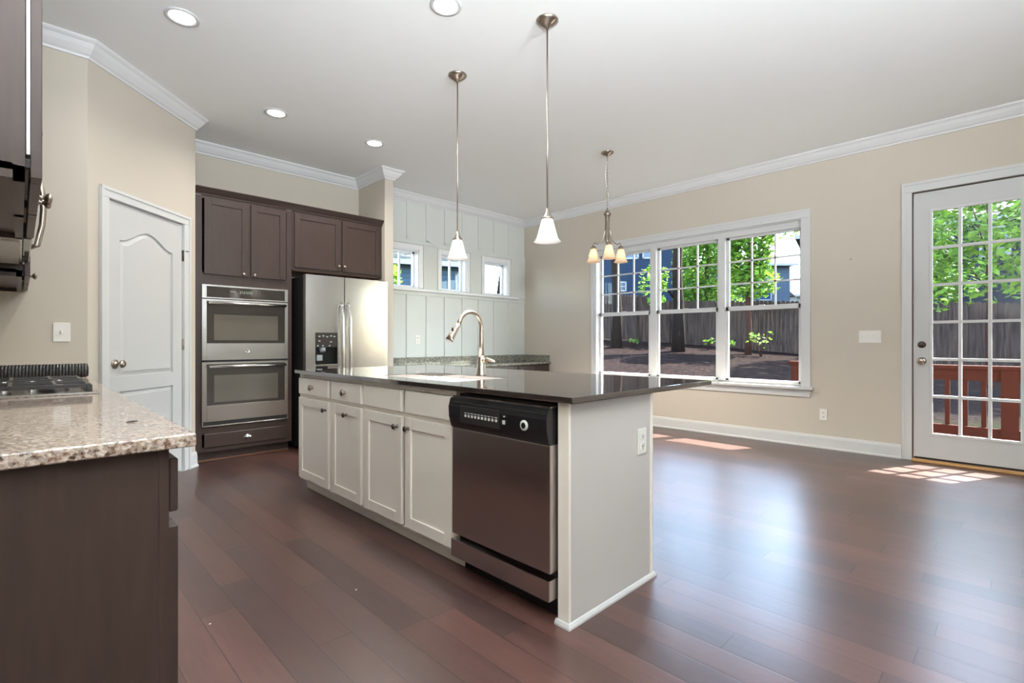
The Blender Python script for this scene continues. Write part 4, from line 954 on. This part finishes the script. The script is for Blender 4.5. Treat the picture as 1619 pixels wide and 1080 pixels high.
def fence(label, P, Q, z0, z1, h=1.85):
    P, Q = Vector(P), Vector(Q); L = (Q - P).length; dv = (Q - P) / L; ang = math.atan2(dv.y, dv.x)
    t = root('wooden_fence', label, 'fence', (P.x, P.y, z0), ang, group='weathered board fences round the yard')
    n = int(L / 0.15); b = B(); rl = B(); zz = lambda s: (z1 - z0) * s / L
    for k in range(n):
        s = k * L / n; jt = random.uniform(-0.02, 0.02); w_ = L / n - 0.008; b_ = zz(s + w_ / 2)
        b.prism([(s, b_ - 0.1), (s + w_, b_ - 0.1), (s + w_, b_ + h - 0.05 + jt), (s + w_ - 0.03, b_ + h + jt), (s + 0.03, b_ + h + jt), (s, b_ + h - 0.05 + jt)], -0.01 + random.uniform(-.004, .004), 0.012, lambda p, q, a: (p, a, q))
    part('pickets', b, FENCE, t, local=True)
    for zr in (0.3, 1.45):
        b = B(); b.prism([(0, 0), (L, zz(L)), (L, zz(L) + 0.09), (0, 0.09)], -0.01, -0.05, lambda p, q, a: (p, a, q + zr)); part('rail', b, FENCE, t, local=True)
    m = max(1, int(round(L / 2.4)))
    for k in range(m + 1): s = L * k / m; part('post', bx(s - 0.05, s + 0.05, -0.14, -0.05, zz(s) - 0.15, zz(s) + h - 0.05), FENCE, t, local=True)
fence('long weathered board fence along the back of the yard', (20.3, -6.0), (20.0, 10.56), 0.0, 1.02)
fence('weathered board fence panel running away behind the left pane of the big window', (19.99, 10.59), (18.75, 11.36), 1.02, 1.25)
fence('sunlit fence section continuing left beyond the fence corner', (18.70, 11.42), (19.7, 19.0), 1.25, 1.6)

def house(name, label, A, Bp, depth, z0, z1, m, roofm, ridge, wins, over=0.4, hip=0.0):
    A, Bp = Vector((A[0], A[1])), Vector((Bp[0], Bp[1])); L = (Bp - A).length; dv = (Bp - A) / L; ang = math.atan2(dv.y, dv.x)
    t = root(name, label, 'house', (A.x, A.y, 0), ang)
    # local: x along the wall, +y away from the viewer side
    sgn = 1.0 if (Vector((-dv.y, dv.x)).dot(A) > 0) else -1.0
    part('wall', bx(0, L, 0, sgn * depth, z0, z1), m, t, local=True)
    b = B(); o = over; ym = sgn * depth / 2
    pts = [(-o, -sgn * o, z1), (L + o, -sgn * o, z1), (L + o, sgn * (depth + o), z1), (-o, sgn * (depth + o), z1), (-o + hip, ym, z1 + ridge), (L + o - hip, ym, z1 + ridge)]
    v = [b.m.verts.new(p) for p in pts]
    for f_ in ((0, 1, 5, 4), (2, 3, 4, 5), (1, 2, 5), (3, 0, 4), (3, 2, 1, 0)): b.m.faces.new([v[i] for i in f_])
    part('roof', b, roofm, t, local=True)
    part('gutter', bx(-o, L + o, -sgn * (o + 0.12), -sgn * o, z1 - 0.08, z1 + 0.10), OUTW, t, local=True)
    for (u0, u1, q0, q1) in wins:
        e = -sgn * 0.05; b = B(); k = 0.09
        b.box(u0, u1, e, 0, q0, q0 + k); b.box(u0, u1, e, 0, q1 - k, q1); b.box(u0, u0 + k, e, 0, q0, q1); b.box(u1 - k, u1, e, 0, q0, q1); b.box(u0, u1, e, 0, (q0 + q1) / 2 - 0.03, (q0 + q1) / 2 + 0.03)
        fr = part('window', b, OUTW, t, local=True); part('pane', bx(u0 + k, u1 - k, -sgn * 0.02, 0, q0 + k, q1 - k), PANE_D, fr, local=True)
    return t
house('neighbour_house', 'tall blue sided house behind the left panes of the big window', (22.0, 20.7), (27.9, 13.1), 9, 0.5, 7.7, SIDEBLUE, ROOFG, 1.8, [(5.45, 6.35, 5.95, 7.5), (6.55, 7.5, 5.95, 7.5), (5.2, 5.65, 4.05, 4.65), (1.5, 2.6, 5.95, 7.5)])
house('neighbour_house', 'distant pale blue house behind the tree in the right pane of the big window', (40.6, 16.2), (43.9, 12.9), 7, 0.5, 7.2, SIDEPALE, ROOFG, 1.4, [(2.2, 3.2, 4.4, 6.2)])
house('neighbour_house', 'far low house with only its roof showing at the right end of the big window', (49.6, 14.0), (53.5, 10.0), 6, 0.5, 5.2, OUTW, ROOFG, 1.8, [])
house('neighbour_house', 'navy sided house with a pale roof behind the patio door tree', (29.5, 8.0), (32.6, -7.0), 10, 0.0, 6.55, SIDENAVY, ROOFG, 3.2, [(6.85, 7.9, 4.9, 6.25), (2.0, 3.2, 4.9, 6.25), (11, 12.2, 4.9, 6.25)])
house('neighbour_house', 'grey blue house outside the small windows of the panelled wall', (8.2, 16.6), (12.35, 14.75), 8, -0.3, 3.95, SIDEGREY, ROOFB, 1.7, [(2.75, 3.25, 2.7, 3.75), (3.9, 4.35, 2.75, 3.7)], 0.35, 1.5)

def leaves(b, c, rad, n, size, rnd):
    for _ in range(n):
        while True:
            p = Vector((rnd.uniform(-1, 1), rnd.uniform(-1, 1), rnd.uniform(-1, 1)))
            if p.length <= 1 and (p.length > 0.35 or rnd.random() < 0.5): break
        q = Vector((c[0] + p.x * rad[0], c[1] + p.y * rad[1], c[2] + p.z * rad[2]))
        s = size * rnd.uniform(0.6, 1.3); u = Vector((rnd.gauss(0, 1), rnd.gauss(0, 1), rnd.gauss(0, 0.6))).normalized(); w_ = u.cross(Vector((rnd.gauss(0, .5), rnd.gauss(0, .5), 1))).normalized()
        nrm_ = u.cross(w_) * s * 0.18
        a, d, l, r_ = q - u * s, q + u * s, q + w_ * s * 0.55 + nrm_, q - w_ * s * 0.55 + nrm_
        va, vd, vl, vr = (b.m.verts.new(k) for k in (a, d, l, r_)); b.m.faces.new((va, vl, vd)); b.m.faces.new((va, vd, vr))
def tree(name, label, cat, base, top, r, blobs, size, lm, bm, seed, branches=()):
    rnd = random.Random(seed); t = root(name, label, cat, base); B0, T0 = Vector(base), Vector(top); b = B()
    pts = [B0 + (T0 - B0) * k / 8 + Vector((rnd.uniform(-1, 1), rnd.uniform(-1, 1), 0)) * r * 0.5 * (k > 0) for k in range(9)]; pts[0].z -= 0.2
    b.tube(pts, [r * (1.25 if k == 0 else 1) * (1 - 0.055 * k) for k in range(9)], 12)
    part('trunk', b, bm, t)
    for s, e in branches:
        s, e = Vector(s), Vector(e); m_ = (s + e) / 2 + Vector((0, 0, (e - s).length * 0.08)); part('branch', B().tube([s, m_, e], [r * 0.35, r * 0.22, r * 0.08], 8), bm, t)
    if blobs:
        b = B()
        for c, rad, n in blobs: leaves(b, c, rad, n, size, rnd)
        part('foliage', b, lm, t)
    return t
tree('tall_tree', 'dark tree trunk in front of the fence behind the left pane of the big window', 'tree', (17.0, 11.33, 1.0), (17.1, 11.5, 12), 0.19, [((17.1, 11.6, 13), (1.2, 1.2, 2.2), 900)], 0.16, LEAFD, BARK, 1)
tree('tall_tree', 'thick dark tree trunk behind the middle pane of the big window', 'tree', (17.36, 8.87, 0.9), (17.3, 8.95, 12), 0.20, [((17.3, 8.9, 13), (1.3, 1.2, 2.2), 900), ((16.6, 9.4, 3.2), (0.35, 0.6, 0.9), 160)], 0.13, LEAF, BARK, 2, [((17.3, 8.9, 2.6), (16.6, 9.5, 3.6))])
tree('leafy_tree', 'bright green leafy tree behind the fence in the middle pane of the big window', 'tree', (21.6, 9.75, 0.9), (21.6, 9.7, 5.5), 0.12, [((21.6, 9.75, 4.4), (1.2, 1.5, 2.2), 2800), ((21.2, 9.4, 3.0), (1.0, 1.6, 0.9), 1000), ((21.4, 9.3, 5.6), (1.0, 1.3, 1.2), 800)], 0.13, LEAF, BARK, 3)
tree('leafy_tree', 'slim tree with spreading green leaves in the right pane of the big window', 'tree', (18.17, 6.67, 0.75), (18.3, 6.7, 6.5), 0.10, [((18.5, 6.9, 4.6), (0.9, 1.0, 1.5), 1900), ((18.3, 6.5, 3.2), (0.7, 0.8, 0.7), 520), ((18.5, 7.2, 5.2), (0.8, 0.8, 1.0), 600), ((18.6, 5.6, 5.1), (0.5, 0.8, 0.5), 150)], 0.12, LEAF, BARKR, 4, [((18.25, 6.7, 3.6), (18.4, 5.6, 4.6)), ((18.25, 6.7, 4.4), (18.6, 5.0, 5.2)), ((18.25, 6.7, 3.2), (18.5, 7.4, 4.0))])
tree('maple_tree', 'young maple with bright leaves filling the upper panes of the patio door', 'tree', (15.2, 0.45, 0.1), (15.2, 0.5, 5.0), 0.06, [((15.1, 0.5, 3.2), (0.9, 1.2, 1.3), 850), ((15.2, -0.2, 3.7), (0.9, 0.9, 1.5), 700), ((15.0, 1.3, 3.3), (0.7, 0.7, 1.5), 650), ((15.2, 0.4, 4.9), (0.9, 1.6, 0.8), 380)], 0.10, LEAF, BARKR, 5, [((15.2, 0.47, 2.2), (15.0, 1.3, 3.4)), ((15.2, 0.47, 2.4), (15.2, -0.4, 3.6)), ((15.2, 0.47, 2.8), (15.2, 0.9, 4.6))])
tree('leafy_tree', 'deep green tree behind the fence at the left side of the patio door', 'tree', (22.5, 2.6, 0.3), (22.5, 2.6, 5.5), 0.12, [((22.5, 2.6, 4.6), (1.2, 1.0, 2.4), 1300), ((22.4, 2.0, 3.2), (1.0, 1.2, 0.9), 400)], 0.15, LEAFD, BARK, 6)
tree('leafy_tree', 'deep green tree at the upper right corner of the patio door', 'tree', (23.0, -1.2, 0.2), (23.0, -1.2, 6.5), 0.14, [((23.0, -1.2, 5.6), (1.5, 1.25, 2.6), 2600)], 0.15, LEAFD, BARK, 8)
tree('tall_tree', 'bare dark trunk outside the rightmost small window of the panelled wall', 'tree', (13.72, 14.56, -0.3), (13.75, 14.6, 11), 0.19, [((13.7, 14.6, 12), (2.5, 2.5, 2), 1200)], 0.16, LEAFD, BARK, 9)
tree('leafy_tree', 'bright shrubby tree outside the leftmost small window of the panelled wall', 'tree', (7.2, 12.6, -0.3), (7.2, 12.6, 3.6), 0.06, [((7.25, 12.6, 2.9), (0.6, 0.5, 0.6), 420)], 0.10, LEAF, BARK, 10)
tree('shade_pine', 'unseen tall pine added to shade the yard, right of the patio door view', 'tree', (26.5, -3.5, 0.0), (26.6, -3.6, 18), 0.24, [((26.5, -3.5, 16), (4.0, 4.2, 2.6), 3000)], 0.3, LEAFD, BARK, 21)  # out-of-view pine, added for the shade its crown throws on the yard
def seedling(label, x, y, h, n, seed):
    rnd = random.Random(seed); z = gz(x, y); t = root('seedling', label, 'plant', (x, y, z), group='green shoots along the foot of the fence')
    b = B(); lf = B()
    for k in range(n):
        ex = Vector((x + rnd.uniform(-.35, .35) * h, y + rnd.uniform(-.5, .5) * h, z + h * rnd.uniform(.6, 1))); b.tube([(x, y, z - .05), (Vector((x, y, z)) + ex) / 2 + Vector((0, 0, .08)), ex], [0.014, 0.01, 0.005], 6); leaves(lf, ex, (0.22 * h, 0.28 * h, 0.25 * h), 8, 0.07, rnd)
    part('stems', b, BARKR, t); part('leaves', lf, LEAF, t)
seedling('green shoots at the foot of the slim tree by the fence', 17.9, 6.15, 0.75, 7, 1)
seedling('low green shoots by the fence, left of the slim tree', 18.6, 7.55, 0.40, 5, 2)
seedling('low green shoots by the fence in the middle pane', 18.6, 8.3, 0.40, 5, 3)
seedling('small shoots near the fence corner in the left pane', 17.6, 10.9, 0.35, 4, 4)
